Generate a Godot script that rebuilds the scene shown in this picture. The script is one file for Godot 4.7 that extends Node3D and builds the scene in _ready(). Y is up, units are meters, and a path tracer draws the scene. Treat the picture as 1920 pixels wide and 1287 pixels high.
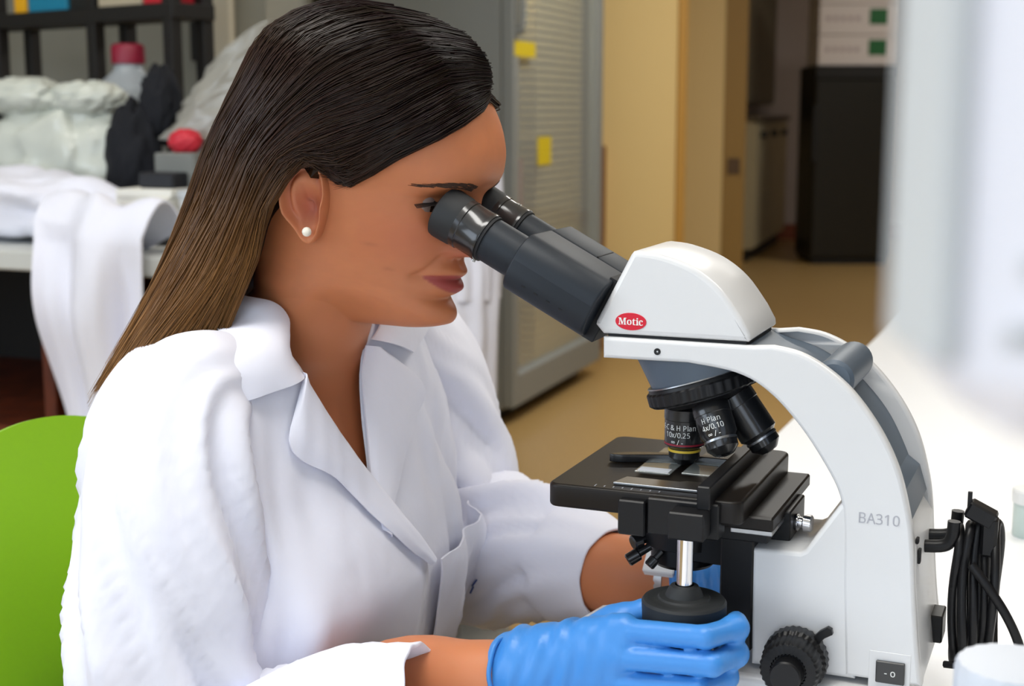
extends Node3D

# ---------------------------------------------------------------- naming helpers
var taken := {}
var M := {}
const YAW := -22.5
var SX: Transform3D            # the bench's own axes: +x away from the person, +z towards the viewer's side
var nz := FastNoiseLite.new()
var soft := FastNoiseLite.new()

func numbered(called: String) -> String:
	if not taken.has(called):
		taken[called] = 0
		return called
	taken[called] += 1
	return "%s_%03d" % [called, taken[called]]

func thing(called: String, label: String, category: String, at := Vector3.ZERO, turn := 0.0, group := "") -> Node3D:
	var o := Node3D.new()
	o.name = numbered(called)
	add_child(o)
	o.position = at
	o.rotation.y = deg_to_rad(turn)
	o.set_meta("label", label)
	o.set_meta("category", category)
	if group != "":
		o.set_meta("group", group)
	return o

func part(parent: Node3D, called: String, mesh: Mesh, m: Material, label := "", xf := Transform3D()) -> MeshInstance3D:
	var o := MeshInstance3D.new()
	o.name = called
	o.mesh = mesh
	o.material_override = m
	o.transform = xf
	if label != "":
		o.set_meta("label", label)
	parent.add_child(o, true)
	return o

# a part whose mesh was laid out in room coordinates
func wpart(parent: Node3D, called: String, mesh: Mesh, m: Material, label := "") -> MeshInstance3D:
	return part(parent, called, mesh, m, label, parent.transform.affine_inverse())

func single(called: String, mesh: Mesh, m: Material, label: String, category: String, xf := Transform3D(), group := "") -> MeshInstance3D:
	var o := part(self, numbered(called), mesh, m, label, xf)
	o.set_meta("category", category)
	if group != "":
		o.set_meta("group", group)
	return o

func struct(called: String, mesh: Mesh, m: Material, label := "", xf := Transform3D()) -> MeshInstance3D:
	var o := part(self, called, mesh, m, label, xf)
	o.set_meta("kind", "structure")
	return o

# ---------------------------------------------------------------- materials
func mat(c: Color, rough := 0.6, metal := 0.0, spec := 0.5) -> StandardMaterial3D:
	var m := StandardMaterial3D.new()
	m.albedo_color = c
	m.roughness = rough
	m.metallic = metal
	m.metallic_specular = spec
	return m

func noise_tex(freq: float, a: Color, b: Color, seed_ := 1, size := 256, oct := 4, kind := FastNoiseLite.TYPE_SIMPLEX_SMOOTH) -> NoiseTexture2D:
	var n := FastNoiseLite.new()
	n.seed = seed_
	n.noise_type = kind
	n.frequency = freq
	n.fractal_octaves = oct
	var t := NoiseTexture2D.new()
	t.width = size
	t.height = size
	t.seamless = true
	t.noise = n
	var g := Gradient.new()
	g.set_color(0, a)
	g.set_color(1, b)
	t.color_ramp = g
	return t

func textured(m: StandardMaterial3D, t: Texture2D, per_metre: float, world := false) -> StandardMaterial3D:
	m.albedo_texture = t
	m.uv1_triplanar = true
	m.uv1_world_triplanar = world
	m.uv1_scale = Vector3.ONE * per_metre
	return m

func relief(m: StandardMaterial3D, t: Texture2D, cm: float, per_metre: float) -> StandardMaterial3D:
	m.heightmap_enabled = true
	m.heightmap_texture = t
	m.heightmap_scale = cm
	m.uv1_triplanar = true
	m.uv1_scale = Vector3.ONE * per_metre
	return m

# ---------------------------------------------------------------- mesh building
class MB:
	var st := SurfaceTool.new()
	var g := 1
	var flare := 0.0              # lets the far side of a prism spread towards its back

	func _init() -> void:
		st.begin(Mesh.PRIMITIVE_TRIANGLES)
		st.set_smooth_group(1)

	func group(n: int) -> void:
		g = n
		st.set_smooth_group(n)

	func next() -> void:
		group(g + 1)

	func tri(a: Vector3, b: Vector3, c: Vector3) -> void:      # counterclockwise seen from outside
		st.add_vertex(a)
		st.add_vertex(c)
		st.add_vertex(b)

	func quad(a: Vector3, b: Vector3, c: Vector3, d: Vector3) -> void:
		tri(a, b, c)
		tri(a, c, d)

	func quadc(a: Vector3, b: Vector3, c: Vector3, d: Vector3, ca: Color, cb: Color, cc: Color, cd: Color) -> void:
		st.set_color(ca); st.add_vertex(a)
		st.set_color(cc); st.add_vertex(c)
		st.set_color(cb); st.add_vertex(b)
		st.set_color(ca); st.add_vertex(a)
		st.set_color(cd); st.add_vertex(d)
		st.set_color(cc); st.add_vertex(c)

	# rows of points; outside is on the left of row -> next row when walking along a row
	func grid(rows: Array, wrap := false, flip := false, cols: Array = []) -> void:
		for i in rows.size() - 1:
			var p: PackedVector3Array = rows[i]
			var q: PackedVector3Array = rows[i + 1]
			var n := p.size()
			for j in (n if wrap else n - 1):
				var k := (j + 1) % n
				if cols.size():
					var cp: PackedColorArray = cols[i]
					var cq: PackedColorArray = cols[i + 1]
					if flip:
						quadc(p[j], q[j], q[k], p[k], cp[j], cq[j], cq[k], cp[k])
					else:
						quadc(p[j], p[k], q[k], q[j], cp[j], cp[k], cq[k], cq[j])
				elif flip:
					quad(p[j], q[j], q[k], p[k])
				else:
					quad(p[j], p[k], q[k], q[j])

	func fan(ring: PackedVector3Array, c: Vector3, flip := false) -> void:
		for j in ring.size():
			var k := (j + 1) % ring.size()
			if flip:
				tri(c, ring[k], ring[j])
			else:
				tri(c, ring[j], ring[k])

	# profile of (radius, height), walked from low to high on the outside; turned about y
	func lathe(prof: Array, segs := 32, xf := Transform3D(), wave := 0.0, teeth := 0) -> void:
		var ring := func(v: Vector2) -> PackedVector3Array:
			var r := PackedVector3Array()
			for j in segs:
				var a := TAU * j / segs
				var rr := v.x
				if teeth > 0 and v.x > 0.0:
					rr += wave * sin(a * teeth)
				r.append(xf * Vector3(rr * cos(a), v.y, -rr * sin(a)))
			return r
		var last := Vector2.ZERO
		next()
		for i in prof.size() - 1:
			var d: Vector2 = (prof[i + 1] - prof[i]).normalized()
			if i > 0 and d.dot(last) < 0.82:
				next()
			last = d
			var a: PackedVector3Array = ring.call(prof[i])
			var b: PackedVector3Array = ring.call(prof[i + 1])
			if prof[i].x < 1e-6:
				fan(b, a[0], true)
			elif prof[i + 1].x < 1e-6:
				fan(a, b[0])
			else:
				grid([a, b], true)
		next()

	func tube(path: PackedVector3Array, radii, sides := 8, caps := true, squash := 1.0) -> void:
		var rows := []
		var up := Vector3(0.123, 1, 0.077).normalized()
		var n := path.size()
		for i in n:
			var t := (path[mini(i + 1, n - 1)] - path[maxi(i - 1, 0)]).normalized()
			var x := up.cross(t)
			if x.length() < 0.05:
				x = Vector3.RIGHT.cross(t)
			x = x.normalized()
			var y := t.cross(x)
			up = y
			var r: float = radii if radii is float else radii[i]
			var ring := PackedVector3Array()
			for j in sides:
				var a := TAU * j / sides
				ring.append(path[i] + x * cos(a) * r + y * sin(a) * r * squash)
			rows.append(ring)
		next()
		grid(rows, true)
		if caps:
			next()
			fan(rows[0], path[0], true)
			next()
			fan(rows[n - 1], path[n - 1])
		next()

	func box(size: Vector3, b := 0.002, xf := Transform3D()) -> void:
		var h := size * 0.5
		b = minf(b, minf(h.x, minf(h.y, h.z)) * 0.9)
		var c := func(sx: int, sy: int, sz: int, ax: int) -> Vector3:
			var v := Vector3(sx * (h.x - (0.0 if ax == 0 else b)), sy * (h.y - (0.0 if ax == 1 else b)), sz * (h.z - (0.0 if ax == 2 else b)))
			return xf * v
		for s in [-1, 1]:
			var fl: bool = s < 0
			next(); _f(c.call(s, -1, -1, 0), c.call(s, 1, -1, 0), c.call(s, 1, 1, 0), c.call(s, -1, 1, 0), fl)
			next(); _f(c.call(-1, s, -1, 1), c.call(-1, s, 1, 1), c.call(1, s, 1, 1), c.call(1, s, -1, 1), fl)
			next(); _f(c.call(-1, -1, s, 2), c.call(1, -1, s, 2), c.call(1, 1, s, 2), c.call(-1, 1, s, 2), fl)
			for t in [-1, 1]:
				var f2: bool = s * t > 0
				next(); _f(c.call(s, t, -1, 0), c.call(s, t, -1, 1), c.call(s, t, 1, 1), c.call(s, t, 1, 0), not f2)
				next(); _f(c.call(s, -1, t, 0), c.call(s, -1, t, 2), c.call(s, 1, t, 2), c.call(s, 1, t, 0), f2)
				next(); _f(c.call(-1, s, t, 1), c.call(-1, s, t, 2), c.call(1, s, t, 2), c.call(1, s, t, 1), not f2)
				for u in [-1, 1]:
					next()
					if s * t * u > 0:
						tri(c.call(s, t, u, 0), c.call(s, t, u, 1), c.call(s, t, u, 2))
					else:
						tri(c.call(s, t, u, 0), c.call(s, t, u, 2), c.call(s, t, u, 1))
		next()

	func _f(a: Vector3, b: Vector3, c: Vector3, d: Vector3, flip: bool) -> void:
		if flip:
			quad(a, d, c, b)
		else:
			quad(a, b, c, d)

	# polygon in xy (counterclockwise seen from +z) pulled from z0 to z1, edges rounded by b
	func prism(poly: PackedVector2Array, z0: float, z1: float, b := 0.002, xf := Transform3D(), steps := 3) -> void:
		var n := poly.size()
		var nor := PackedVector2Array()
		for i in n:
			var e0 := (poly[i] - poly[(i + n - 1) % n]).normalized()
			var e1 := (poly[(i + 1) % n] - poly[i]).normalized()
			var n0 := Vector2(e0.y, -e0.x)
			var n1 := Vector2(e1.y, -e1.x)
			var m := (n0 + n1).normalized()
			nor.append(m / maxf(0.5, m.dot(n0)))
		var levels := []
		if b > 0.0:
			for k in steps + 1:
				var a := PI * 0.5 * k / steps
				levels.append([b * (1.0 - sin(a)), z0 + b * (1.0 - cos(a))])
			for k in steps + 1:
				var a := PI * 0.5 * (1.0 - float(k) / steps)
				levels.append([b * (1.0 - sin(a)), z1 - b * (1.0 - cos(a))])
		else:
			levels = [[0.0, z0], [0.0, z1]]
		var rows := []
		for l in levels:
			var r := PackedVector3Array()
			for i in n:
				var p: Vector2 = poly[i] - nor[i] * l[0]
				var z: float = l[1]
				z -= flare * maxf(0.0, p.x - 0.05) * clampf((0.0445 - z) / 0.089, 0.0, 1.0)
				r.append(xf * Vector3(p.x, p.y, z))
			rows.append(r)
		next()
		for i in n:
			var k := (i + 1) % n
			var e0 := (poly[i] - poly[(i + n - 1) % n]).normalized()
			var e1 := (poly[k] - poly[i]).normalized()
			if e0.dot(e1) < 0.85:
				next()
			for j in rows.size() - 1:
				quad(rows[j][i], rows[j][k], rows[j + 1][k], rows[j + 1][i])
		var cap := PackedVector2Array()
		for i in n:
			cap.append(poly[i] - nor[i] * b)
		var idx := Geometry2D.triangulate_polygon(cap)
		var flat: PackedVector3Array = rows[0]
		var top: PackedVector3Array = rows[rows.size() - 1]
		for i in range(0, idx.size(), 3):
			var p := cap[idx[i]]
			var q := cap[idx[i + 1]]
			var s := cap[idx[i + 2]]
			var ccw := (q - p).cross(s - p) > 0.0
			var i1 := idx[i + 1] if ccw else idx[i + 2]
			var i2 := idx[i + 2] if ccw else idx[i + 1]
			group(90001)
			tri(top[idx[i]], top[i1], top[i2])
			group(90002)
			tri(flat[idx[i]], flat[i2], flat[i1])
		group(50000 + randi() % 30000)

	func done() -> ArrayMesh:
		st.generate_normals()
		st.index()
		return st.commit()

# ---------------------------------------------------------------- small geometry helpers
func v2(a: Array) -> Array:
	var out := []
	for i in range(0, a.size(), 2):
		out.append(Vector2(a[i], a[i + 1]))
	return out

func pv2(a: Array) -> PackedVector2Array:
	return PackedVector2Array(v2(a))

func pv3(a: Array) -> PackedVector3Array:
	var out := PackedVector3Array()
	for i in range(0, a.size(), 3):
		out.append(Vector3(a[i], a[i + 1], a[i + 2]))
	return out

# smooth curve through points
func through(p: PackedVector3Array, per := 8) -> PackedVector3Array:
	var out := PackedVector3Array()
	var n := p.size()
	for i in n - 1:
		var a := p[maxi(i - 1, 0)]
		var d := p[mini(i + 2, n - 1)]
		for k in per:
			out.append(p[i].cubic_interpolate(p[i + 1], a, d, float(k) / per))
	out.append(p[n - 1])
	return out

func through2(p: PackedVector2Array, per := 8, closed := false) -> PackedVector2Array:
	var out := PackedVector2Array()
	var n := p.size()
	for i in (n if closed else n - 1):
		var a := p[(i + n - 1) % n] if closed else p[maxi(i - 1, 0)]
		var b := p[(i + 1) % n]
		var d := p[(i + 2) % n] if closed else p[mini(i + 2, n - 1)]
		for k in per:
			out.append(p[i].cubic_interpolate(b, a, d, float(k) / per))
	if not closed:
		out.append(p[n - 1])
	return out

# value of a smooth curve through keys [x0, y0, x1, y1, ...], x rising
func key(k: Array, x: float) -> float:
	var n := k.size() / 2
	if x <= k[0]:
		return k[1]
	if x >= k[2 * n - 2]:
		return k[2 * n - 1]
	var i := 0
	while x > k[2 * i + 2]:
		i += 1
	var x0: float = k[2 * i]
	var x1: float = k[2 * i + 2]
	var y0: float = k[2 * i + 1]
	var y1: float = k[2 * i + 3]
	var h := x1 - x0
	var s := (y1 - y0) / h
	var sp: float = s if i == 0 else (y0 - k[2 * i - 1]) / (x0 - k[2 * i - 2])
	var sn: float = s if i == n - 2 else (k[2 * i + 5] - y1) / (k[2 * i + 4] - x1)
	var m0 := 0.0 if sp * s <= 0.0 else 2.0 * sp * s / (sp + s)
	var m1 := 0.0 if sn * s <= 0.0 else 2.0 * sn * s / (sn + s)
	if i == 0:
		m0 = s
	if i == n - 2:
		m1 = s
	var t := (x - x0) / h
	var t2 := t * t
	var t3 := t2 * t
	return (2 * t3 - 3 * t2 + 1) * y0 + (t3 - 2 * t2 + t) * h * m0 + (3 * t2 - 2 * t3) * y1 + (t3 - t2) * h * m1

func gs(x: float, s: float) -> float:
	return exp(-(x * x) / (s * s))

# frame whose y runs from a to b
func along(a: Vector3, b: Vector3) -> Transform3D:
	var y := (b - a).normalized()
	var x := y.cross(Vector3(0.01, 0.02, 1)).normalized()
	return Transform3D(Basis(x, y, x.cross(y)), a)

func boxm(size: Vector3, b := 0.003, xf := Transform3D()) -> ArrayMesh:
	var mb := MB.new()
	mb.box(size, b, xf)
	return mb.done()

func at(p: Vector3) -> Transform3D:
	return Transform3D(Basis(), p)

func lathem(prof: Array, segs := 32, xf := Transform3D(), wave := 0.0, teeth := 0) -> ArrayMesh:
	var mb := MB.new()
	mb.lathe(prof, segs, xf, wave, teeth)
	return mb.done()

func tubem(path: PackedVector3Array, r, sides := 8, caps := true) -> ArrayMesh:
	var mb := MB.new()
	mb.tube(path, r, sides, caps)
	return mb.done()

func prismm(poly: PackedVector2Array, z0: float, z1: float, b := 0.002, xf := Transform3D()) -> ArrayMesh:
	var mb := MB.new()
	mb.prism(poly, z0, z1, b, xf)
	return mb.done()

func lettering(s: String, height: float, font := "Droid Sans", bold := false, italic := false) -> Mesh:
	var t := TextMesh.new()
	var f := SystemFont.new()
	f.font_names = PackedStringArray([font])
	if bold:
		f.font_weight = 700
	f.font_italic = italic
	t.font = f
	t.text = s
	t.font_size = 32
	t.pixel_size = height / 23.0
	t.depth = height * 0.05
	return t

# lettering wrapped round an upright cylinder of radius r, its middle towards +z
func wrapped(s: String, height: float, r: float, y: float, turn := 0.0) -> ArrayMesh:
	var src := lettering(s, height)
	var arr := src.surface_get_arrays(0)
	var v: PackedVector3Array = arr[Mesh.ARRAY_VERTEX]
	var nn: PackedVector3Array = arr[Mesh.ARRAY_NORMAL]
	for i in v.size():
		var a := v[i].x / r + turn
		var rr := r + v[i].z * 0.5
		v[i] = Vector3(rr * sin(a), y + v[i].y, rr * cos(a))
		nn[i] = nn[i].rotated(Vector3.UP, a)
	arr[Mesh.ARRAY_VERTEX] = v
	arr[Mesh.ARRAY_NORMAL] = nn
	arr[Mesh.ARRAY_TANGENT] = null
	var m := ArrayMesh.new()
	m.add_surface_from_arrays(Mesh.PRIMITIVE_TRIANGLES, arr)
	return m

# one continuous skin round tapered bones [ax ay az bx by bz ra rb], joined smoothly
func skin_round(bones: Array, cell: float, k: float, mb: MB, creased := 0) -> void:
	var lo := Vector3(1e9, 1e9, 1e9)
	var hi := -lo
	for b in bones:
		for e in 2:
			var p: Vector3 = b[e]
			var r: float = b[2 + e]
			lo = lo.min(p - Vector3.ONE * (r + k + cell * 2))
			hi = hi.max(p + Vector3.ONE * (r + k + cell * 2))
	var nx := int((hi.x - lo.x) / cell) + 2
	var ny := int((hi.y - lo.y) / cell) + 2
	var nzz := int((hi.z - lo.z) / cell) + 2
	var f := PackedFloat32Array()
	f.resize(nx * ny * nzz)
	f.fill(0.5)
	for b in bones:
		var a: Vector3 = b[0]
		var e: Vector3 = b[1]
		var ra: float = b[2]
		var rb: float = b[3]
		var kk: float = b[4] if b.size() > 4 else k
		var ab := e - a
		var l2 := maxf(ab.length_squared(), 1e-9)
		var m := maxf(ra, rb) + kk + cell * 2
		var p0 := (a.min(e) - Vector3.ONE * m - lo) / cell
		var p1 := (a.max(e) + Vector3.ONE * m - lo) / cell
		for z in range(maxi(0, int(p0.z)), mini(nzz - 1, int(p1.z) + 1) + 1):
			for y in range(maxi(0, int(p0.y)), mini(ny - 1, int(p1.y) + 1) + 1):
				var i := (z * ny + y) * nx
				for x in range(maxi(0, int(p0.x)), mini(nx - 1, int(p1.x) + 1) + 1):
					var p := lo + Vector3(x, y, z) * cell
					var t := clampf((p - a).dot(ab) / l2, 0.0, 1.0)
					var d := p.distance_to(a + ab * t) - lerpf(ra, rb, t)
					var o := f[i + x]
					var h := kk - absf(d - o)
					d = minf(d, o)
					if h > 0.0:
						d -= h * h / kk * 0.25
					f[i + x] = d
	var at_cell := {}
	var offs := [0, 1, nx, nx + 1, nx * ny, nx * ny + 1, nx * ny + nx, nx * ny + nx + 1]
	var edges := [[0, 1], [2, 3], [4, 5], [6, 7], [0, 2], [1, 3], [4, 6], [5, 7], [0, 4], [1, 5], [2, 6], [3, 7]]
	for z in nzz - 1:
		for y in ny - 1:
			for x in nx - 1:
				var i := (z * ny + y) * nx + x
				var s0 := f[i] < 0.0
				if (f[i + 1] < 0.0) == s0 and (f[i + nx] < 0.0) == s0 and (f[i + nx * ny] < 0.0) == s0 and (f[i + nx + 1] < 0.0) == s0 and (f[i + nx * ny + 1] < 0.0) == s0 and (f[i + nx * ny + nx] < 0.0) == s0 and (f[i + nx * ny + nx + 1] < 0.0) == s0:
					continue
				var sum := Vector3.ZERO
				var cnt := 0
				for ed in edges:
					var u: float = f[i + offs[ed[0]]]
					var w: float = f[i + offs[ed[1]]]
					if (u < 0.0) != (w < 0.0):
						var t := u / (u - w)
						var pa := Vector3(ed[0] & 1, (ed[0] >> 1) & 1, ed[0] >> 2)
						var pb := Vector3(ed[1] & 1, (ed[1] >> 1) & 1, ed[1] >> 2)
						sum += pa.lerp(pb, t)
						cnt += 1
				at_cell[i] = lo + (Vector3(x, y, z) + sum / cnt) * cell
				if creased > 0:
					at_cell[i] = crease(at_cell[i], creased)
	for i in at_cell:
		var s0 := f[i] < 0.0
		var steps := [[1, nx, nx * ny], [nx, nx * ny, 1], [nx * ny, 1, nx]]
		for s in steps:
			if (f[i + s[0]] < 0.0) != s0:
				var a = at_cell.get(i - s[1] - s[2])
				var b = at_cell.get(i - s[2])
				var c = at_cell[i]
				var d = at_cell.get(i - s[1])
				if a == null or b == null or d == null:
					continue
				if s0:
					mb.quad(a, b, c, d)
				else:
					mb.quad(a, d, c, b)

# ---------------------------------------------------------------- the scene
func _ready() -> void:
	seed(7)
	# camera: a 50 mm lens, focused on the eyepieces
	var cam := Camera3D.new()
	cam.name = "camera"
	add_child(cam)
	var ca := CameraAttributesPhysical.new()
	ca.frustum_focal_length = 12.0 * 2667.0 / 643.5
	ca.frustum_focus_distance = 1.0
	ca.exposure_aperture = 50.0 / 6.0
	ca.frustum_near = 0.02
	ca.frustum_far = 60.0
	cam.attributes = ca
	cam.position = Vector3(0, 1.175, 0)
	cam.rotation = Vector3(-atan((643.5 - 205.0) / 2667.0), 0, 0)
	cam.current = true
	# air outside the windows
	var we := WorldEnvironment.new()
	var env := Environment.new()
	env.background_mode = Environment.BG_SKY
	var sky := Sky.new()
	var sm := ProceduralSkyMaterial.new()
	sm.sky_top_color = Color(0.62, 0.74, 0.92)
	sm.sky_horizon_color = Color(0.86, 0.91, 0.97)
	sm.ground_bottom_color = Color(0.45, 0.45, 0.43)
	sm.ground_horizon_color = Color(0.75, 0.76, 0.76)
	sm.sky_energy_multiplier = 1.0
	sky.sky_material = sm
	env.sky = sky
	env.tonemap_mode = Environment.TONE_MAPPER_LINEAR
	env.tonemap_exposure = 1.0
	env.sdfgi_enabled = true
	env.ssao_enabled = true
	env.ssil_enabled = true
	we.environment = env
	add_child(we)
	# daylight entering by the windows behind the viewer
	daylight("window_daylight", Vector3(-1.35, 1.75, 2.08), Vector2(2.8, 1.6), 2.9)
	daylight("window_daylight_001", Vector3(1.75, 1.75, 2.08), Vector2(1.8, 1.6), 0.4)
	daylight("window_daylight_002", Vector3(-3.38, 1.75, 0.2), Vector2(2.5, 1.6), 5.0, -90.0)

	SX = Transform3D(Basis(Vector3.UP, deg_to_rad(YAW)), Vector3(0.1275, 0.75, -1.0))
	nz.seed = 5
	nz.frequency = 1.0
	nz.fractal_octaves = 3
	soft.seed = 14
	soft.frequency = 1.0
	soft.fractal_type = FastNoiseLite.FRACTAL_NONE
	make_materials()
	room()
	lab_table()
	microscope()
	slides()
	cable()
	person()
	chair()
	bench_side()
	far_side()
	foreground()

func daylight(called: String, where: Vector3, size: Vector2, energy: float, turn := 0.0) -> void:
	var l := AreaLight3D.new()
	l.name = called
	l.area_size = size
	l.light_energy = energy
	l.light_color = Color(0.90, 0.95, 1.0)
	l.area_range = 40.0
	l.area_attenuation = 2.0
	l.shadow_enabled = true
	add_child(l)
	l.position = where          # shines into the room
	l.rotation_degrees.y = turn

func make_materials() -> void:
	M.white_paint = mat(Color8(216, 216, 216), 0.32)
	M.white_paint.clearcoat_enabled = true
	M.white_paint.clearcoat = 0.25
	M.white_paint.clearcoat_roughness = 0.25
	M.grey_plastic = mat(Color8(78, 90, 103), 0.42)
	M.tube_grey = mat(Color8(30, 36, 43), 0.5, 0.0, 0.4)
	M.tube_grey = relief(M.tube_grey, noise_tex(0.4, Color.BLACK, Color.WHITE, 4), 0.006, 30.0)
	M.seam = mat(Color8(16, 17, 20), 0.7)
	M.rubber = mat(Color8(26, 29, 31), 0.62)
	M.gloss_black = mat(Color8(14, 14, 16), 0.16)
	M.gloss_black.clearcoat_enabled = true
	M.gloss_black.clearcoat = 0.6
	M.black = mat(Color8(16, 16, 18), 0.42, 0.0, 0.4)
	M.stage_black = mat(Color8(26, 22, 19), 0.4, 0.0, 0.35)
	M.chrome = mat(Color8(225, 225, 228), 0.12, 1.0)
	M.steel = mat(Color8(170, 172, 175), 0.3, 1.0)
	M.white_ink = mat(Color8(232, 232, 228), 0.6)
	M.grey_ink = mat(Color8(168, 168, 174), 0.6)
	M.badge_red = mat(Color8(205, 22, 48), 0.35)
	M.yellow_ring = mat(Color8(226, 190, 60), 0.4)
	M.red_ring = mat(Color8(150, 30, 50), 0.4)
	M.table_white = mat(Color8(245, 246, 248), 0.35)
	M.glass = mat(Color(0.93, 0.97, 0.96, 0.14), 0.04)
	M.glass.transparency = BaseMaterial3D.TRANSPARENCY_ALPHA
	var fl := mat(Color.WHITE, 0.38)
	M.floor = textured(fl, noise_tex(0.16, Color8(160, 126, 74), Color8(200, 168, 112), 3, 512, 5), 0.9, true)
	M.wall = mat(Color8(196, 194, 184), 0.85)
	M.ceiling = mat(Color8(235, 234, 228), 0.9)

func slab(a: Vector3, b: Vector3, bev := 0.0) -> ArrayMesh:     # a box between two corners
	return boxm((b - a).abs(), bev, at((a + b) * 0.5))

func room() -> void:
	struct("floor", slab(Vector3(-3.6, -0.12, -17.2), Vector3(7.2, 0, 2.4)), M.floor)
	struct("ceiling", slab(Vector3(-3.6, 2.9, -17.2), Vector3(7.2, 3.02, 2.4)), M.ceiling)
	var wl := MB.new()
	for q in [[-17.2, 0.0, -1.1, 2.9], [1.5, 0.0, 2.4, 2.9], [-1.1, 0.0, 1.5, 0.9], [-1.1, 2.6, 1.5, 2.9]]:
		wl.box(Vector3(0.15, q[3] - q[1], q[2] - q[0]), 0.0, at(Vector3(-3.525, (q[1] + q[3]) * 0.5, (q[0] + q[2]) * 0.5)))
	struct("wall_left", wl.done(), M.wall)
	struct("wall_right", slab(Vector3(7.05, 0, -17.2), Vector3(7.2, 2.9, 2.4)), M.wall)
	# the wall behind the viewer has two windows
	var mb := MB.new()
	for q in [[-3.45, 0.0, -2.8, 2.9], [0.1, 0.0, 0.8, 2.9], [2.7, 0.0, 7.05, 2.9], [-2.8, 0.0, 0.1, 0.9], [-2.8, 2.6, 0.1, 2.9], [0.8, 0.0, 2.7, 0.9], [0.8, 2.6, 2.7, 2.9]]:
		mb.box(Vector3(q[2] - q[0], q[3] - q[1], 0.2), 0.0, at(Vector3((q[0] + q[2]) * 0.5, (q[1] + q[3]) * 0.5, 2.25)))
	struct("wall_rear", mb.done(), M.wall)
	M.frame_white = mat(Color8(232, 232, 230), 0.5)
	for w in [[1, -2.8, 0.1], [2, 0.8, 2.7]]:
		var f := MB.new()
		var x0: float = w[1]
		var x1: float = w[2]
		for q in [[x0, 0.9, x0 + 0.05, 2.6], [x1 - 0.05, 0.9, x1, 2.6], [x0, 0.9, x1, 0.95], [x0, 2.55, x1, 2.6], [(x0 + x1) * 0.5 - 0.025, 0.9, (x0 + x1) * 0.5 + 0.025, 2.6]]:
			f.box(Vector3(q[2] - q[0], q[3] - q[1], 0.06), 0.004, at(Vector3((q[0] + q[2]) * 0.5, (q[1] + q[3]) * 0.5, 2.24)))
		struct("window_%d" % w[0], f.done(), M.frame_white)
	var lf := MB.new()
	for q in [[-1.1, 0.9, -1.05, 2.6], [1.45, 0.9, 1.5, 2.6], [-1.1, 0.9, 1.5, 0.95], [-1.1, 2.55, 1.5, 2.6], [0.175, 0.9, 0.225, 2.6]]:
		lf.box(Vector3(0.06, q[3] - q[1], q[2] - q[0]), 0.004, at(Vector3(-3.53, (q[1] + q[3]) * 0.5, (q[0] + q[2]) * 0.5)))
	struct("window_3", lf.done(), M.frame_white)
	# ceiling lamps
	ceiling_lamp(Vector3(-0.45, 2.88, -0.6), 3.2, "recessed ceiling panel above the seated person")
	ceiling_lamp(Vector3(1.5, 2.88, -1.5), 2.0, "recessed ceiling panel over the long white table")
	ceiling_lamp(Vector3(-1.3, 2.88, -2.4), 0.9, "recessed ceiling panel over the cluttered bench")
	ceiling_lamp(Vector3(3.4, 2.88, -9.2), 2.6, "recessed ceiling panel in the far corridor")
	ceiling_lamp(Vector3(1.3, 2.88, -5.0), 4.6, "recessed ceiling panel in front of the glass-door refrigerator")

func ceiling_lamp(p: Vector3, energy: float, label: String) -> void:
	var t := thing("ceiling_lamp", label, "ceiling lamp", p)
	var fr := MB.new()
	for s in [-1, 1]:
		fr.box(Vector3(1.24, 0.03, 0.03), 0.003, at(Vector3(0, 0, s * 0.315)))
		fr.box(Vector3(0.03, 0.03, 0.6), 0.003, at(Vector3(s * 0.605, 0, 0)))
	part(t, "frame", fr.done(), M.frame_white)
	var em := mat(Color8(250, 250, 245), 0.5)
	em.emission_enabled = true
	em.emission = Color8(255, 248, 236)
	em.emission_energy_multiplier = 1.2
	part(t, "diffuser", boxm(Vector3(1.18, 0.008, 0.6), 0.0, at(Vector3(0, 0.004, 0))), em)
	var l := AreaLight3D.new()
	l.name = "lamp_light"
	l.area_size = Vector2(1.15, 0.58)
	l.light_energy = energy
	l.light_color = Color(0.99, 0.985, 0.97)
	l.area_range = 30.0
	l.area_attenuation = 2.0
	l.shadow_enabled = true
	t.add_child(l)
	l.position = Vector3(0, -0.012, 0)
	l.rotation_degrees = Vector3(-90, 0, 0)

func lab_table() -> void:
	# its near-left edge runs away from the viewer; the top lies in the bench's own axes
	var t := thing("lab_table", "long white lab table carrying the microscope", "table", Vector3(SX.origin.x, 0, SX.origin.z), YAW)
	part(t, "table_top", slab(Vector3(-0.118, 0.715, -2.45), Vector3(1.5, 0.75, 0.9), 0.004), M.table_white)
	for q in [[-0.05, -2.3], [-0.05, 0.8], [1.4, -2.3], [1.4, 0.8]]:
		part(t, "leg", boxm(Vector3(0.05, 0.715, 0.05), 0.004, at(Vector3(q[0], 0.3575, q[1]))), M.steel)

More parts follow.
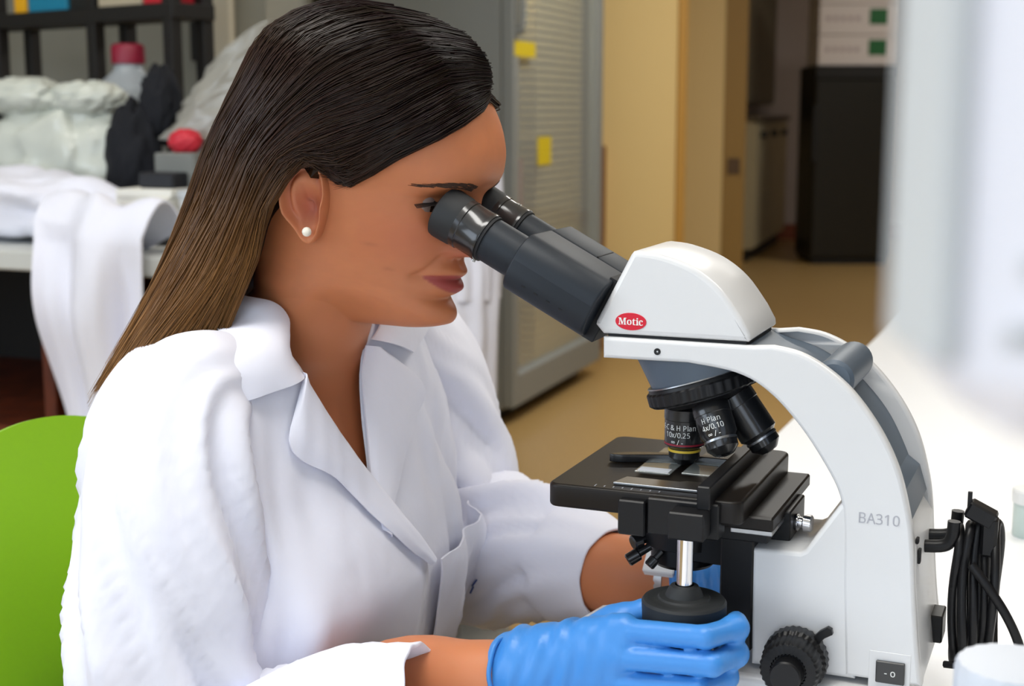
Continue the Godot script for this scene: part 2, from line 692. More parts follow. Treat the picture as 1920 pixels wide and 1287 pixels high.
func microscope() -> void:
	var t := thing("microscope", "white binocular microscope with dark grey eyepiece tubes on the table", "microscope", SX.origin, YAW)
	# --- foot and body
	var foot := MB.new()
	var fp := PackedVector2Array()
	for q in [[0.165, 0.058], [-0.055, 0.058], [-0.08, 0.042], [-0.088, 0.0], [-0.08, -0.042], [-0.055, -0.058], [0.165, -0.058]]:
		fp.append(Vector2(q[0], q[1]))
	foot.prism(fp, 0.004, 0.042, 0.006, Transform3D(Basis(Vector3(1, 0, 0), Vector3(0, 0, -1), Vector3(0, 1, 0)), Vector3.ZERO))
	part(t, "foot", foot.done(), M.white_paint)
	for q in [[-0.06, 0.04], [-0.06, -0.04], [0.14, 0.045], [0.14, -0.045]]:
		part(t, "rubber_foot", lathem(v2([0, 0, 0.011, 0, 0.012, 0.001, 0.011, 0.006]), 16, at(Vector3(q[0], 0, q[1]))), M.rubber)
	part(t, "field_lens", lathem(v2([0.03, 0.041, 0.03, 0.054, 0.027, 0.056, 0.024, 0.054, 0, 0.055]), 32, at(Vector3(-0.004, 0, 0))), M.black)
	var body := MB.new()
	body.prism(pv2([0.0594, 0.045, 0.13, 0.045, 0.13, 0.175, 0.118, 0.1685, 0.094, 0.1315, 0.0905, 0.1295, 0.0574, 0.1285]), -0.0436, 0.0436, 0.003)
	part(t, "body_block", body.done(), M.white_paint)
	# --- swept arm
	var inner := through2(pv2([0.0096, 0.2541, 0.0432, 0.2495, 0.0653, 0.2385, 0.0874, 0.2165, 0.106, 0.19, 0.1155, 0.1712, 0.1187, 0.1514, 0.1200, 0.109, 0.1235, 0.047]), 5)
	var outer := through2(pv2([0.1737, 0.047, 0.1695, 0.0787, 0.1662, 0.1151, 0.1639, 0.1439, 0.1605, 0.1651, 0.1526, 0.1931, 0.1396, 0.2187, 0.1215, 0.2422, 0.1037, 0.2569, 0.0858, 0.2660, 0.0679, 0.2695]), 5)
	var arm := PackedVector2Array([Vector2(0.054, 0.2685), Vector2(-0.0512, 0.2685), Vector2(-0.0510, 0.2535), Vector2(-0.0285, 0.2536)])
	arm.append_array(inner)
	arm.append_array(outer)
	# cheeks either side of a grey channel that runs down the arm's back
	var cheek := MB.new()
	cheek.flare = 0.30
	cheek.prism(arm, 0.0355, 0.0445, 0.0026)
	part(t, "arm_cheek", cheek.done(), M.white_paint)
	var cheek2 := MB.new()
	cheek2.flare = 0.30
	cheek2.prism(arm, -0.0445, -0.0370, 0.0026)
	part(t, "arm_cheek", cheek2.done(), M.white_paint)
	var ch := MB.new()
	ch.flare = 0.30
	var sunk := PackedVector2Array([Vector2(0.05, 0.2675), Vector2(-0.05, 0.2675), Vector2(-0.05, 0.2550)])
	sunk.append_array(through2(pv2([0.0096, 0.2548, 0.0432, 0.2500, 0.0653, 0.2390, 0.0874, 0.2170, 0.106, 0.1905, 0.1155, 0.1715, 0.1187, 0.1514, 0.1200, 0.109, 0.1235, 0.048]), 5))
	var sunk_out := through2(pv2([0.166, 0.048, 0.160, 0.115, 0.155, 0.148, 0.151, 0.165, 0.142, 0.189, 0.130, 0.212, 0.113, 0.233, 0.096, 0.247, 0.080, 0.2565, 0.062, 0.2625]), 5)
	sunk.append_array(sunk_out)
	ch.prism(sunk, -0.0375, 0.0360, 0.0)
	part(t, "arm_core", ch.done(), M.grey_plastic, "blue-grey channel between the arm's white cheeks")
	# lower back plate, flush with the cheeks, below the channel
	var bp := MB.new()
	bp.flare = 0.30
	bp.prism(pv2([0.13, 0.047, 0.1732, 0.047, 0.1692, 0.0787, 0.166, 0.1151, 0.1645, 0.1375, 0.157, 0.150, 0.13, 0.16]), -0.0376, 0.0358, 0.0006)
	part(t, "back_plate", bp.done(), M.white_paint)
	# carrying handle lying across the channel
	var hx := Vector3(0.107, 0.2475, 0)
	part(t, "carrying_handle", lathem(v2([0, -0.052, 0.011, -0.052, 0.0135, -0.049, 0.0135, 0.032, 0.011, 0.0350, 0, 0.0350]), 28, Transform3D(Basis(Vector3(1, 0, 0), Vector3(0, 0, 1), Vector3(0, -1, 0)), hx)), M.grey_plastic, "blue-grey round grip across the arm")
	var cst := MB.new()
	cst.flare = 0.30
	cst.prism(pv2([0.146, 0.150, 0.160, 0.1535, 0.1545, 0.172, 0.145, 0.180]), -0.0365, 0.035, 0.001)
	part(t, "channel_step", cst.done(), M.grey_plastic)
	# --- observation head
	var head := PackedVector2Array([Vector2(-0.0521, 0.2702), Vector2(0.0505, 0.2705), Vector2(0.0522, 0.2722), Vector2(0.0518, 0.2760)])
	head.append_array(through2(pv2([0.0458, 0.2866, 0.0308, 0.3060, 0.012, 0.3195, -0.0105, 0.3272, -0.027, 0.3292]), 5))
	head.append_array(PackedVector2Array([Vector2(-0.0310, 0.3285), Vector2(-0.0328, 0.3262), Vector2(-0.0573, 0.2790), Vector2(-0.0578, 0.2765)]))
	part(t, "head_housing", prismm(head, -0.0425, 0.0425, 0.004), M.white_paint)
	part(t, "head_gap", boxm(Vector3(0.098, 0.004, 0.078), 0.0, at(Vector3(0.0, 0.2693, 0))), M.seam, "dark joint under the head")
	part(t, "lock_screw", lathem(v2([0, 0, 0.0024, 0, 0.0024, 0.0012, 0.0012, 0.0012, 0, 0.0004]), 14, Transform3D(Basis(Vector3(1, 0, 0), Vector3(0, 0, 1), Vector3(0, -1, 0)), Vector3(-0.0115, 0.2606, 0.0437))), M.seam)
	# badge
	var el := PackedVector2Array()
	for i in 40:
		el.append(Vector2(0.0112 * cos(TAU * i / 40), 0.0061 * sin(TAU * i / 40)))
	var badge := part(t, "badge", prismm(el, 0, 0.0006, 0.0002, at(Vector3(-0.0314, 0.2801, 0.0424))), M.badge_red, "red oval maker's badge")
	part(badge, "lettering", lettering("Motic", 0.0046, "Droid Serif", true, true), M.white_ink, "", at(Vector3(-0.0314, 0.2800, 0.0431)))
	part(t, "model_lettering", lettering("BA310", 0.0068, "Droid Sans", false), M.grey_ink, "outlined model lettering on the arm", at(Vector3(0.1415, 0.1583, 0.0446)))
	# --- binocular part: everything laid out along the tubes' own axis
	var ax := Vector3(cos(deg_to_rad(28)), -sin(deg_to_rad(28)), 0)
	var up := Vector3(-ax.y, ax.x, 0)
	var p0 := Vector3(-0.1805, 0.3520, 0)
	# local axes: x across the tube (towards the viewer), y along it, z its upper side
	var tb := Basis(Vector3(0, 0, 1), ax, -up)
	if tb.determinant() < 0.0:
		tb = Basis(Vector3(0, 0, 1), ax, up)
	for s in [1, -1]:
		var lat := Vector3(0, 0, 0.0305 * s)
		var eb := Basis(up, ax, up.cross(ax))
		var exf := Transform3D(eb, p0 + lat)
		var e := Node3D.new()
		e.name = "eyepiece"
		t.add_child(e, true)
		part(e, "eyecup", lathem(v2([0.012, 0.006, 0.0155, 0.001, 0.0175, 0.0, 0.0192, 0.0012, 0.0197, 0.004, 0.0192, 0.016, 0.0188, 0.0185]), 40, exf), M.rubber)
		part(e, "eye_lens", lathem(v2([0, 0.0055, 0.008, 0.0065, 0.0125, 0.008, 0.0125, 0.012]), 24, exf), M.gloss_black)
		part(e, "collar", lathem(v2([0.0175, 0.0178, 0.0188, 0.0185, 0.0188, 0.0225, 0.0182, 0.0232, 0.0182, 0.0368, 0.0186, 0.0375, 0.0186, 0.0405, 0.016, 0.041]), 40, exf), M.gloss_black)
		part(e, "lock_ring", lathem(v2([0.0165, 0.0402, 0.0178, 0.0405, 0.0178, 0.0428, 0.0165, 0.0432]), 40, exf), M.seam)
		part(e, "tube", lathem(v2([0.0160, 0.0425, 0.0165, 0.0432, 0.0165, 0.082]), 40, exf), M.tube_grey)
		if s < 0:
			part(e, "lettering", lettering("W", 0.0035), M.white_ink, "", Transform3D(Basis(ax, up.cross(-ax) if up.cross(-ax).y > 0 else ax.cross(up), up), p0 + lat + ax * 0.031 + up * 0.0184))
		part(e, "set_screw", lathem(v2([0, 0, 0.0018, 0, 0.0018, 0.0022, 0, 0.0024]), 12, Transform3D(Basis(ax, -up, ax.cross(-up)), p0 + lat + ax * 0.0385 - up * 0.0182)), M.steel)
		# prism housing: rounded block swept along the axis
		var hb := MB.new()
		var sec := PackedVector2Array()
		var w0 := 0.0008
		var w1 := 0.0545
		var hh := 0.0225
		var rr := 0.0185
		for c in [[w1 - rr, hh - rr, 0.0], [w0 + 0.002, hh - 0.002, 90.0], [w0 + 0.002, -hh + 0.002, 180.0], [w1 - rr, -hh + rr, 270.0]]:
			var rad := rr if c[0] > 0.02 else 0.002
			var nn := 8 if c[0] > 0.02 else 2
			for k in nn + 1:
				var a := deg_to_rad(c[2] + 90.0 * k / nn)
				sec.append(Vector2(c[0] + rad * cos(a), c[1] + rad * sin(a)))
		# section x -> sideways, y -> up, pulled along the axis
		var sb: Basis
		if s > 0:
			sb = Basis(Vector3(0, 0, 1), up, Vector3(0, 0, 1).cross(up))
		else:
			sb = Basis(Vector3(0, 0, -1), up, Vector3(0, 0, -1).cross(up))
		var sgn := 1.0 if sb.z.dot(ax) > 0 else -1.0
		var za := 0.0715
		var zb := 0.1395 if s > 0 else 0.1420
		if sgn > 0:
			hb.prism(sec, za, zb, 0.0018, Transform3D(sb, p0))
		else:
			hb.prism(sec, -zb, -za, 0.0018, Transform3D(sb, p0))
		var ho := part(t, "prism_housing", hb.done(), M.tube_grey)
		if s > 0:
			for k in 4:
				var c := p0 + ax * (0.088 + 0.0105 * k) + up * (-0.0095) + Vector3(0, 0, 0.0534)
				part(ho, "graduation", boxm(Vector3(0.0030, 0.0010, 0.0012), 0.0, Transform3D(Basis(ax, up, Vector3(0, 0, 1)).rotated(ax, deg_to_rad(18)), c)), M.seam)
		else:
			part(ho, "joint", boxm(Vector3(0.0009, 0.0456, 0.0352), 0.0, Transform3D(Basis(ax, up, ax.cross(up)), p0 + ax * 0.112 + Vector3(0, 0, -0.0186))), M.seam)
	part(t, "hinge_plate", prismm(pv2([-0.034, -0.024, 0.034, -0.024, 0.034, 0.024, -0.034, 0.024]), -0.003, 0.008, 0.001, Transform3D(Basis(Vector3(0, 0, 1), up, Vector3(0, 0, 1).cross(up)), p0 + ax * (0.1435))), M.seam)
	# --- nosepiece
	part(t, "nosepiece_mount", nosepiece_mount(), M.grey_plastic, "blue-grey housing under the arm")
	var tilt := deg_to_rad(18)
	var tax := Vector3(sin(tilt), -cos(tilt), 0)               # the turret's axis, pointing down and back
	var tc := Vector3(0.010, 0.2320, 0)
	var tx := Vector3(cos(tilt), sin(tilt), 0)
	var txf := Transform3D(Basis(tx, -tax, tx.cross(-tax)), tc)
	var tur := part(t, "nosepiece", lathem(v2([0, -0.0145, 0.027, -0.012, 0.034, -0.008, 0.0395, -0.0075, 0.0395, 0.0045, 0.0385, 0.006, 0.036, 0.0065]), 60, txf), M.black, "black revolving nosepiece")
	part(tur, "knurled_ring", lathem(v2([0.0398, -0.0068, 0.0412, -0.0055, 0.0412, 0.0022, 0.0398, 0.0034]), 144, txf, 0.0006, 36), M.black)
	part(tur, "bright_rim", lathem(v2([0.0386, 0.0055, 0.0397, 0.0062, 0.0393, 0.0070, 0.037, 0.0074]), 60, txf), M.steel)
	for i in 4:
		objective(t, i, tc, tax, tx)
	stage(t)
	# --- focus block and knobs
	part(t, "focus_rail", slab(Vector3(0.036, 0.0545, -0.02), Vector3(0.0592, 0.151, 0.0445), 0.0012), M.black, "black upright rail in front of the body")
	part(t, "rail_cap", slab(Vector3(0.0345, 0.1505, -0.028), Vector3(0.064, 0.1535, 0.046), 0.0008), M.black)
	part(t, "rail_block", slab(Vector3(0.059, 0.1285, -0.03), Vector3(0.079, 0.150, 0.02), 0.001), M.black)
	var scr := MB.new()
	scr.lathe(v2([0, 0, 0.0055, 0, 0.006, 0.001, 0.006, 0.003, 0.004, 0.004, 0.004, 0.006, 0.006, 0.007, 0.006, 0.012, 0.005, 0.013, 0, 0.0132]), 20, Transform3D(Basis(Vector3(0, 1, 0), Vector3(1, 0, 0), Vector3(0, 0, -1)), Vector3(0.0785, 0.139, 0.005)))
	part(t, "clamp_screw", scr.done(), M.chrome)
	for s in [1, -1]:
		var kx := Transform3D(Basis(Vector3(1, 0, 0), Vector3(0, 0, s), Vector3(0, -s, 0)), Vector3(0.0915, 0.0570, 0.045 * s))
		var kb := part(t, "focus_knob", lathem(v2([0, 0, 0.0205, 0.0, 0.0215, 0.002, 0.0215, 0.012, 0.0195, 0.0145, 0.0195, 0.0285, 0.0182, 0.0305, 0.012, 0.0312, 0.0112, 0.0302, 0, 0.0302]), 120, kx, 0.00045, 30), M.black, "ribbed black coarse focus knob")
		part(kb, "fine_knob", lathem(v2([0, 0.030, 0.010, 0.030, 0.0105, 0.031, 0.0105, 0.041, 0.0095, 0.042, 0, 0.042]), 48, kx), M.black)
		if s > 0:
			part(kb, "tension_lever", prismm(pv2([-0.003, 0.017, 0.003, 0.017, 0.0025, 0.0255, 0.0042, 0.0315, 0.0015, 0.0335, -0.0015, 0.0325, -0.003, 0.026]), 0.0, 0.006, 0.0008, Transform3D(Basis(Vector3(0, 0, 1), deg_to_rad(-42)), Vector3(0.0915, 0.0570, 0.047))), M.black)
	# --- power switch
	part(t, "switch_plate", boxm(Vector3(0.027, 0.027, 0.0006), 0.0002, at(Vector3(0.1528, 0.0545, 0.0446))), M.white_paint)
	var sw := part(t, "power_switch", boxm(Vector3(0.0188, 0.0152, 0.003), 0.0006, at(Vector3(0.1535, 0.0545, 0.0455))), M.gloss_black, "black rocker switch")
	part(sw, "marking", lettering("- o", 0.0048), M.white_ink, "", at(Vector3(0.1535, 0.0545, 0.0472)))
	# --- back: sockets and cord hook
	part(t, "socket_slot", boxm(Vector3(0.002, 0.010, 0.006), 0.0005, at(Vector3(0.1662, 0.130, 0.022))), M.seam)
	part(t, "socket_slot", boxm(Vector3(0.002, 0.004, 0.006), 0.0005, at(Vector3(0.1645, 0.1405, 0.022))), M.seam)
	for s in [1, -1]:
		part(t, "cord_hook", tubem(through(pv3([0.164, 0.125, -0.032 - 0.014 * s, 0.178, 0.127, -0.032 - 0.014 * s, 0.183, 0.133, -0.032 - 0.014 * s, 0.184, 0.145, -0.032 - 0.014 * s]), 5), 0.0045, 10), M.black)
	part(t, "mains_inlet", boxm(Vector3(0.010, 0.020, 0.026), 0.001, at(Vector3(0.1735, 0.060, -0.046))), M.black)

func nosepiece_mount() -> ArrayMesh:
	# a flattened cone from the arm's underside to the tilted ring
	var rows := []
	for i in 13:
		var k := i / 12.0
		var r := PackedVector3Array()
		for j in 48:
			var a := TAU * j / 48
			var top := Vector3(0.006 + 0.047 * cos(a), 0.2540, -0.040 * sin(a))
			var low := Vector3(0.010 + 0.0385 * cos(a) * 0.951, 0.2350 + 0.0385 * cos(a) * 0.309 + 0.004, -0.0385 * sin(a))
			var w := pow(k, 0.8)
			r.append(low.lerp(top, w))
		rows.append(r)
	var mb := MB.new()
	mb.grid(rows, true)
	mb.next()
	mb.fan(rows[0], Vector3(0.01, 0.238, 0), true)
	return mb.done()

func objective(t: Node3D, i: int, tc: Vector3, tax: Vector3, tx: Vector3) -> void:
	var tz := tx.cross(-tax)
	var dir := [-tx, tz, tx, -tz][i] as Vector3
	if i == 1:
		dir = (tz * 0.95 + tx * 0.30).normalized()
	var half := deg_to_rad(18)
	var ax := (tax * cos(half) + dir * sin(half)).normalized()
	if i == 0:
		ax = Vector3(0, -1, 0)
	var root := tc + dir * 0.0165 + tax * 0.008
	var y := -ax
	var z := (Vector3(0, 0, 1) - y * y.z)
	z = z.normalized()
	var xf := Transform3D(Basis(y.cross(z), y, z), root)
	var o := Node3D.new()
	o.name = "objective"
	t.add_child(o, true)
	var ln: float = [0.047, 0.043, 0.052, 0.036][i]
	var r: float = [0.0145, 0.0132, 0.0142, 0.0125][i]
	part(o, "barrel", lathem(v2([0, -ln, 0.0062, -ln, 0.0075, -ln + 0.001, 0.0112, -ln + 0.005, 0.0115, -ln + 0.012, r, -ln + 0.0145, r, -0.014, r + 0.0004, -0.0135, r + 0.0004, -0.006, 0.0118, -0.003, 0.0118, 0.002]), 40, xf), M.gloss_black)
	part(o, "front_lens", lathem(v2([0, -ln - 0.0012, 0.004, -ln - 0.0006, 0.006, -ln]), 20, xf), M.chrome)
	var rm: Material = [M.yellow_ring, M.steel, M.steel, M.red_ring][i]
	part(o, "colour_ring", lathem(v2([0.0112, -ln + 0.0095, 0.01185, -ln + 0.0098, 0.01185, -ln + 0.0113, 0.0112, -ln + 0.0116]), 40, xf), rm)
	if i == 0:
		part(o, "upper_ring", lathem(v2([r - 0.0004, -ln + 0.0150, r + 0.0002, -ln + 0.0153, r + 0.0002, -ln + 0.0164, r - 0.0004, -ln + 0.0168]), 40, xf), M.red_ring)
	if i < 3:
		var lines: Array = [["E-C & H Plan", "10x/0.25", "∞ / -"], ["H Plan", "4x/0.10", "∞ / -"], ["", "", ""]][i]
		for k in 3:
			if lines[k] != "":
				part(o, "lettering", wrapped(lines[k], 0.0036, r + 0.00015, -0.0185 - 0.0052 * k, -0.12 if i == 0 else (0.1 if i == 1 else 0.0)), M.white_ink, "", xf)

func stage(t: Node3D) -> void:
	# plate, its corners rounded
	var pl := PackedVector2Array()
	for c in [[-0.070, -0.068, 180.0], [0.05, -0.068, 270.0], [0.05, 0.073, 0.0], [-0.070, 0.073, 90.0]]:
		for k in 6:
			var a := deg_to_rad(c[2] + 90.0 * k / 5)
			pl.append(Vector2(c[0] + 0.0085 * cos(a), c[1] + 0.0085 * sin(a)))
	var lay := Transform3D(Basis(Vector3(1, 0, 0), Vector3(0, 0, -1), Vector3(0, 1, 0)), Vector3.ZERO)
	# drawn in x and -z, so turn the outline over
	var fl := PackedVector2Array()
	for i in range(pl.size() - 1, -1, -1):
		fl.append(Vector2(pl[i].x, -pl[i].y))
	var plate := part(t, "stage_plate", prismm(fl, 0.1535, 0.170, 0.0022, lay), M.stage_black, "black rectangular stage plate")
	for k in 8:
		part(plate, "graduation", boxm(Vector3(0.0007, 0.0003, 0.0026 if k % 4 else 0.004), 0.0, at(Vector3(-0.045 + 0.0065 * k, 0.1701, 0.0745))), M.grey_ink)
	# lower carriage
	part(t, "stage_carriage", slab(Vector3(0.0, 0.146, -0.070), Vector3(0.075, 0.1555, 0.060), 0.0012), M.stage_black, "lower sliding carriage of the stage")
	part(t, "carriage_edge", slab(Vector3(0.046, 0.1425, 0.020), Vector3(0.0745, 0.1463, 0.0585), 0.0006), M.steel)
	part(t, "stage_bracket", slab(Vector3(0.0, 0.1345, -0.045), Vector3(0.07, 0.1468, 0.05), 0.001), M.black)
	part(t, "rack_housing", slab(Vector3(-0.024, 0.142, 0.0795), Vector3(-0.005, 0.166, 0.0895), 0.001), M.black)
	part(t, "stage_side", slab(Vector3(-0.004, 0.1445, 0.070), Vector3(0.045, 0.169, 0.088), 0.001), M.black)
	# graduated rail across the stage, carrying the slide holder
	var rail := part(t, "stage_rail", slab(Vector3(0.0315, 0.166, -0.080), Vector3(0.0405, 0.182, 0.094), 0.0008), M.black, "black graduated cross rail")
	for k in 26:
		part(rail, "graduation", boxm(Vector3(0.0003, 0.003 if k % 5 else 0.0048, 0.0006), 0.0, at(Vector3(0.0314, 0.1785, 0.02 + 0.0026 * k))), M.grey_ink)
	part(t, "rail_end", slab(Vector3(0.016, 0.148, 0.0895), Vector3(0.040, 0.1665, 0.107), 0.001), M.black)
	# slide holder: a plate and a curved spring arm
	part(t, "slide_holder", prismm(pv2([-0.034, -0.069, 0.031, -0.069, 0.031, -0.0475, 0.012, -0.0475, 0.008, -0.051, -0.03, -0.051]), 0.1702, 0.1722, 0.0004, lay), M.steel, "bright steel slide holder bar")
	var arm2 := through2(pv2([-0.057, -0.008, -0.045, 0.002, -0.025, 0.009, 0.0, 0.012, 0.02, 0.012, 0.03, 0.01, 0.03, 0.006, 0.0, 0.006, -0.022, 0.001, -0.04, -0.0062, -0.050, -0.010]), 5, true)
	var cw := PackedVector2Array()
	for i in range(arm2.size() - 1, -1, -1):
		cw.append(arm2[i])
	part(t, "slide_finger", prismm(cw if Geometry2D.is_polygon_clockwise(arm2) else arm2, 0.1705, 0.1765, 0.0008, lay), M.gloss_black, "curved spring finger")
	# drop post and drive wheels
	var px := at(Vector3(0.0258, 0, 0.0985))
	part(t, "drive_post", lathem(v2([0.0053, 0.112, 0.0053, 0.1535]), 28, px), M.chrome, "bright chrome drop post")
	part(t, "post_collar", lathem(v2([0.0075, 0.1495, 0.0075, 0.154, 0, 0.154]), 24, px), M.black)
	var wh := part(t, "drive_wheel", lathem(v2([0, 0.092, 0.0268, 0.092, 0.0280, 0.0935, 0.0280, 0.1045, 0.0268, 0.1062, 0.0235, 0.1070, 0.0210, 0.1062, 0.0175, 0.1070, 0.0165, 0.1082, 0.0125, 0.1086, 0.0112, 0.1122, 0.0092, 0.1152, 0.0062, 0.1160]), 120, px), M.rubber, "wide black stage drive wheel")
	part(wh, "lower_wheel", lathem(v2([0, 0.060, 0.0175, 0.060, 0.0185, 0.062, 0.0185, 0.090, 0.0175, 0.092, 0, 0.092]), 90, px, 0.0004, 30), M.black)
	# condenser under the stage
	var cx := at(Vector3(-0.002, 0, 0))
	var con := part(t, "condenser", lathem(v2([0, 0.098, 0.021, 0.098, 0.024, 0.101, 0.024, 0.112, 0.029, 0.114, 0.0295, 0.126, 0.026, 0.128, 0.024, 0.1345, 0.0, 0.136]), 40, cx), M.black, "black condenser under the stage")
	part(con, "condenser_arm", slab(Vector3(0.0, 0.106, -0.022), Vector3(0.04, 0.134, 0.022), 0.001), M.black)
	for q in [[Vector3(-0.022, 0.113, 0.018), Vector3(-0.036, 0.103, 0.026), 0.0048], [Vector3(-0.012, 0.112, 0.024), Vector3(-0.019, 0.1025, 0.030), 0.004], [Vector3(-0.026, 0.118, 0.012), Vector3(-0.034, 0.114, 0.020), 0.0062]]:
		var l: float = (q[1] - q[0]).length()
		var r: float = q[2]
		part(con, "centring_screw", lathem(v2([0, 0, r * 0.6, 0, r * 0.6, l * 0.5, r, l * 0.55, r, l, r * 0.8, l + 0.001, 0, l + 0.001]), 20, along(q[0], q[1])), M.gloss_black)

func slides() -> void:
	for q in [["prepared glass slide with a white paper label, nearer the front of the stage", -0.016, 0.0, true], ["clear glass slide beside the cross rail", 0.0165, -0.006, false]]:
		var t := thing("microscope_slide", q[0], "glass slide", SX * Vector3(q[1], 0.1722, q[2]), YAW, "glass slides on the stage")
		part(t, "glass", boxm(Vector3(0.0255, 0.0011, 0.0755), 0.0002, at(Vector3(0, 0.0006, 0))), M.glass)
		if q[3]:
			part(t, "paper_label", boxm(Vector3(0.0225, 0.0002, 0.011), 0.0, at(Vector3(0, 0.00128, 0.031))), mat(Color8(196, 200, 208), 0.6))
		part(t, "cover_slip", boxm(Vector3(0.02, 0.0002, 0.02), 0.0, at(Vector3(0, 0.00128, -0.002))), M.glass)

func cable() -> void:
	var t := thing("power_cable", "black power cable coiled on the back of the microscope", "cable", SX * Vector3(0.187, 0, -0.03), YAW)
	for k in 5:
		var p := PackedVector3Array()
		for i in 41:
			var a := TAU * i / 40
			var wob := 0.004 * sin(a * 3 + k)
			p.append(Vector3(0.0062 * k + wob * 0.35, 0.0895 + (0.048 + 0.003 * (k % 3)) * cos(a), (0.018 + 0.003 * ((k * 2) % 3)) * sin(a) + wob - 0.002 * k))
		part(t, "cord_loop", tubem(p, 0.0032, 8, false), M.black)
	part(t, "tail", tubem(through(pv3([0.010, 0.118, 0.020, 0.022, 0.104, 0.022, 0.034, 0.086, 0.020, 0.043, 0.066, 0.016, 0.048, 0.045, 0.014, 0.050, 0.02, 0.010, 0.052, 0.0035, 0.0, 0.09, 0.0035, -0.04]), 6), 0.0034, 8), M.black)
	var plug := MB.new()
	plug.box(Vector3(0.020, 0.012, 0.014), 0.0015, Transform3D(Basis(Vector3(0, 0, 1), deg_to_rad(-25)), Vector3(0.014, 0.150, 0.004)))
	plug.box(Vector3(0.011, 0.028, 0.013), 0.002, at(Vector3(0.020, 0.135, 0.004)))
	plug.box(Vector3(0.003, 0.012, 0.002), 0.0003, at(Vector3(0.006, 0.159, 0.004)))
	part(t, "plug", plug.done(), M.black)
	part(t, "cord_tie", tubem(through(pv3([-0.004, 0.045, 0.022, 0.012, 0.047, 0.026, 0.028, 0.045, 0.020, 0.034, 0.043, 0.0, 0.028, 0.045, -0.02]), 4), 0.0025, 6), M.black)

# ---------------------------------------------------------------- the person
var HX: Transform3D            # head axes: x to the face, y up, z to the person's right (the viewer's side)
var TN := Vector3(-0.175, 1.02, -1.135)       # base of the neck
var TF := Vector3(cos(deg_to_rad(28)), 0, sin(deg_to_rad(28)))
var TR := Vector3(-sin(deg_to_rad(28)), 0, cos(deg_to_rad(28)))
var TD := Vector3(-0.105, -0.99, -0.056).normalized()

const BASE_F := [-0.106, 0.012, -0.101, 0.032, -0.096, 0.054, -0.091, 0.075, -0.086, 0.0870, -0.080, 0.0945, -0.073, 0.0960, -0.064, 0.0945, -0.052, 0.0935, -0.040, 0.0922, -0.028, 0.0910, -0.015, 0.0895, 0.0, 0.0880, 0.010, 0.0885, 0.019, 0.0930, 0.028, 0.0990, 0.038, 0.1030, 0.049, 0.1020, 0.064, 0.0965, 0.081, 0.0860, 0.095, 0.0730, 0.107, 0.0550, 0.116, 0.0320, 0.1195, 0.0100]
const BACK_F := [-0.106, -0.070, -0.08, -0.074, -0.05, -0.082, -0.02, -0.091, 0.01, -0.098, 0.04, -0.101, 0.065, -0.096, 0.085, -0.084, 0.1, -0.066, 0.112, -0.040, 0.1195, -0.012]
const HALF_W := [-0.106, 0.048, -0.09, 0.052, -0.07, 0.055, -0.05, 0.059, -0.03, 0.0635, 0.0, 0.0675, 0.03, 0.0705, 0.06, 0.0690, 0.08, 0.0610, 0.1, 0.0440, 0.112, 0.026, 0.1195, 0.0070]
const EXPO := [-0.106, 2.0, -0.09, 1.75, -0.07, 1.70, -0.05, 1.75, -0.02, 1.95, 0.01, 2.15, 0.04, 2.4, 0.08, 2.3, 0.1195, 2.0]
const NOSE_H := [-0.0315, 0.0, -0.029, 0.004, -0.0265, 0.013, -0.023, 0.0245, -0.018, 0.0295, -0.013, 0.0285, -0.006, 0.0225, 0.004, 0.0150, 0.012, 0.0090, 0.020, 0.0035, 0.028, 0.0]
const NOSE_W := [-0.03, 0.0150, -0.022, 0.0140, -0.012, 0.0115, 0.0, 0.0085, 0.015, 0.0080, 0.03, 0.011]

func face_detail(r: float, u: float) -> float:
	var ar := absf(r)
	var d := 0.0
	var nh := key(NOSE_H, u)
	if nh > 0.0:
		d += nh * exp(-pow(ar / key(NOSE_W, u), 2.4))
	d += 0.0060 * gs(ar - 0.0135, 0.0055) * gs(u + 0.0215, 0.0065)            # wing of the nose
	d -= 0.0040 * gs(ar - 0.0065, 0.0032) * gs(u + 0.0285, 0.0026)            # nostril
	d -= 0.0095 * gs(ar - 0.030, 0.0165) * gs(u - 0.0095, 0.0095)             # eye socket
	d += 0.0050 * gs(ar - 0.0325, 0.0110) * gs(u - 0.0070, 0.0062)            # lids over the eye
	d -= 0.0016 * gs(ar - 0.0335, 0.0120) * gs(u - 0.0128, 0.0016)            # crease of the upper lid
	var lip := gs(r, 0.0215)
	d += lip * (0.0062 * gs(u + 0.0405, 0.0047) + 0.0052 * gs(u + 0.0525, 0.0046))
	d -= gs(r, 0.026) * 0.0024 * gs(u + 0.0470, 0.0012)
	d -= gs(r, 0.020) * 0.0066 * gs(u + 0.0640, 0.0040)
	d -= 0.0026 * gs(ar - 0.0275, 0.0055) * gs(u + 0.0485, 0.0060)            # corner of the mouth
	d += gs(r, 0.018) * 0.0032 * gs(u + 0.077, 0.008)                         # chin
	d -= 0.0012 * gs(r, 0.0034) * gs(u + 0.035, 0.006)                        # groove over the lip
	var fold := ar - (0.0185 + (-0.026 - u) * 0.55)                           # fold from nose to mouth
	d -= 0.0026 * gs(fold, 0.0030) * gs(u + 0.038, 0.013)
	d += 0.0035 * gs(ar - 0.046, 0.017) * gs(u + 0.010, 0.016)                # cheek bone
	d += 0.0016 * gs(ar - 0.028, 0.015) * gs(u - 0.027, 0.006)                # brow
	return d

func face_f(r: float, u: float) -> float:
	var fc := -0.008
	var w := key(HALF_W, u)
	var e := key(EXPO, u)
	var q := clampf(absf(r) / w, 0.0, 0.999)
	return fc + (key(BASE_F, u) - fc) * pow(1.0 - pow(q, e), 1.0 / e) + face_detail(r, u)

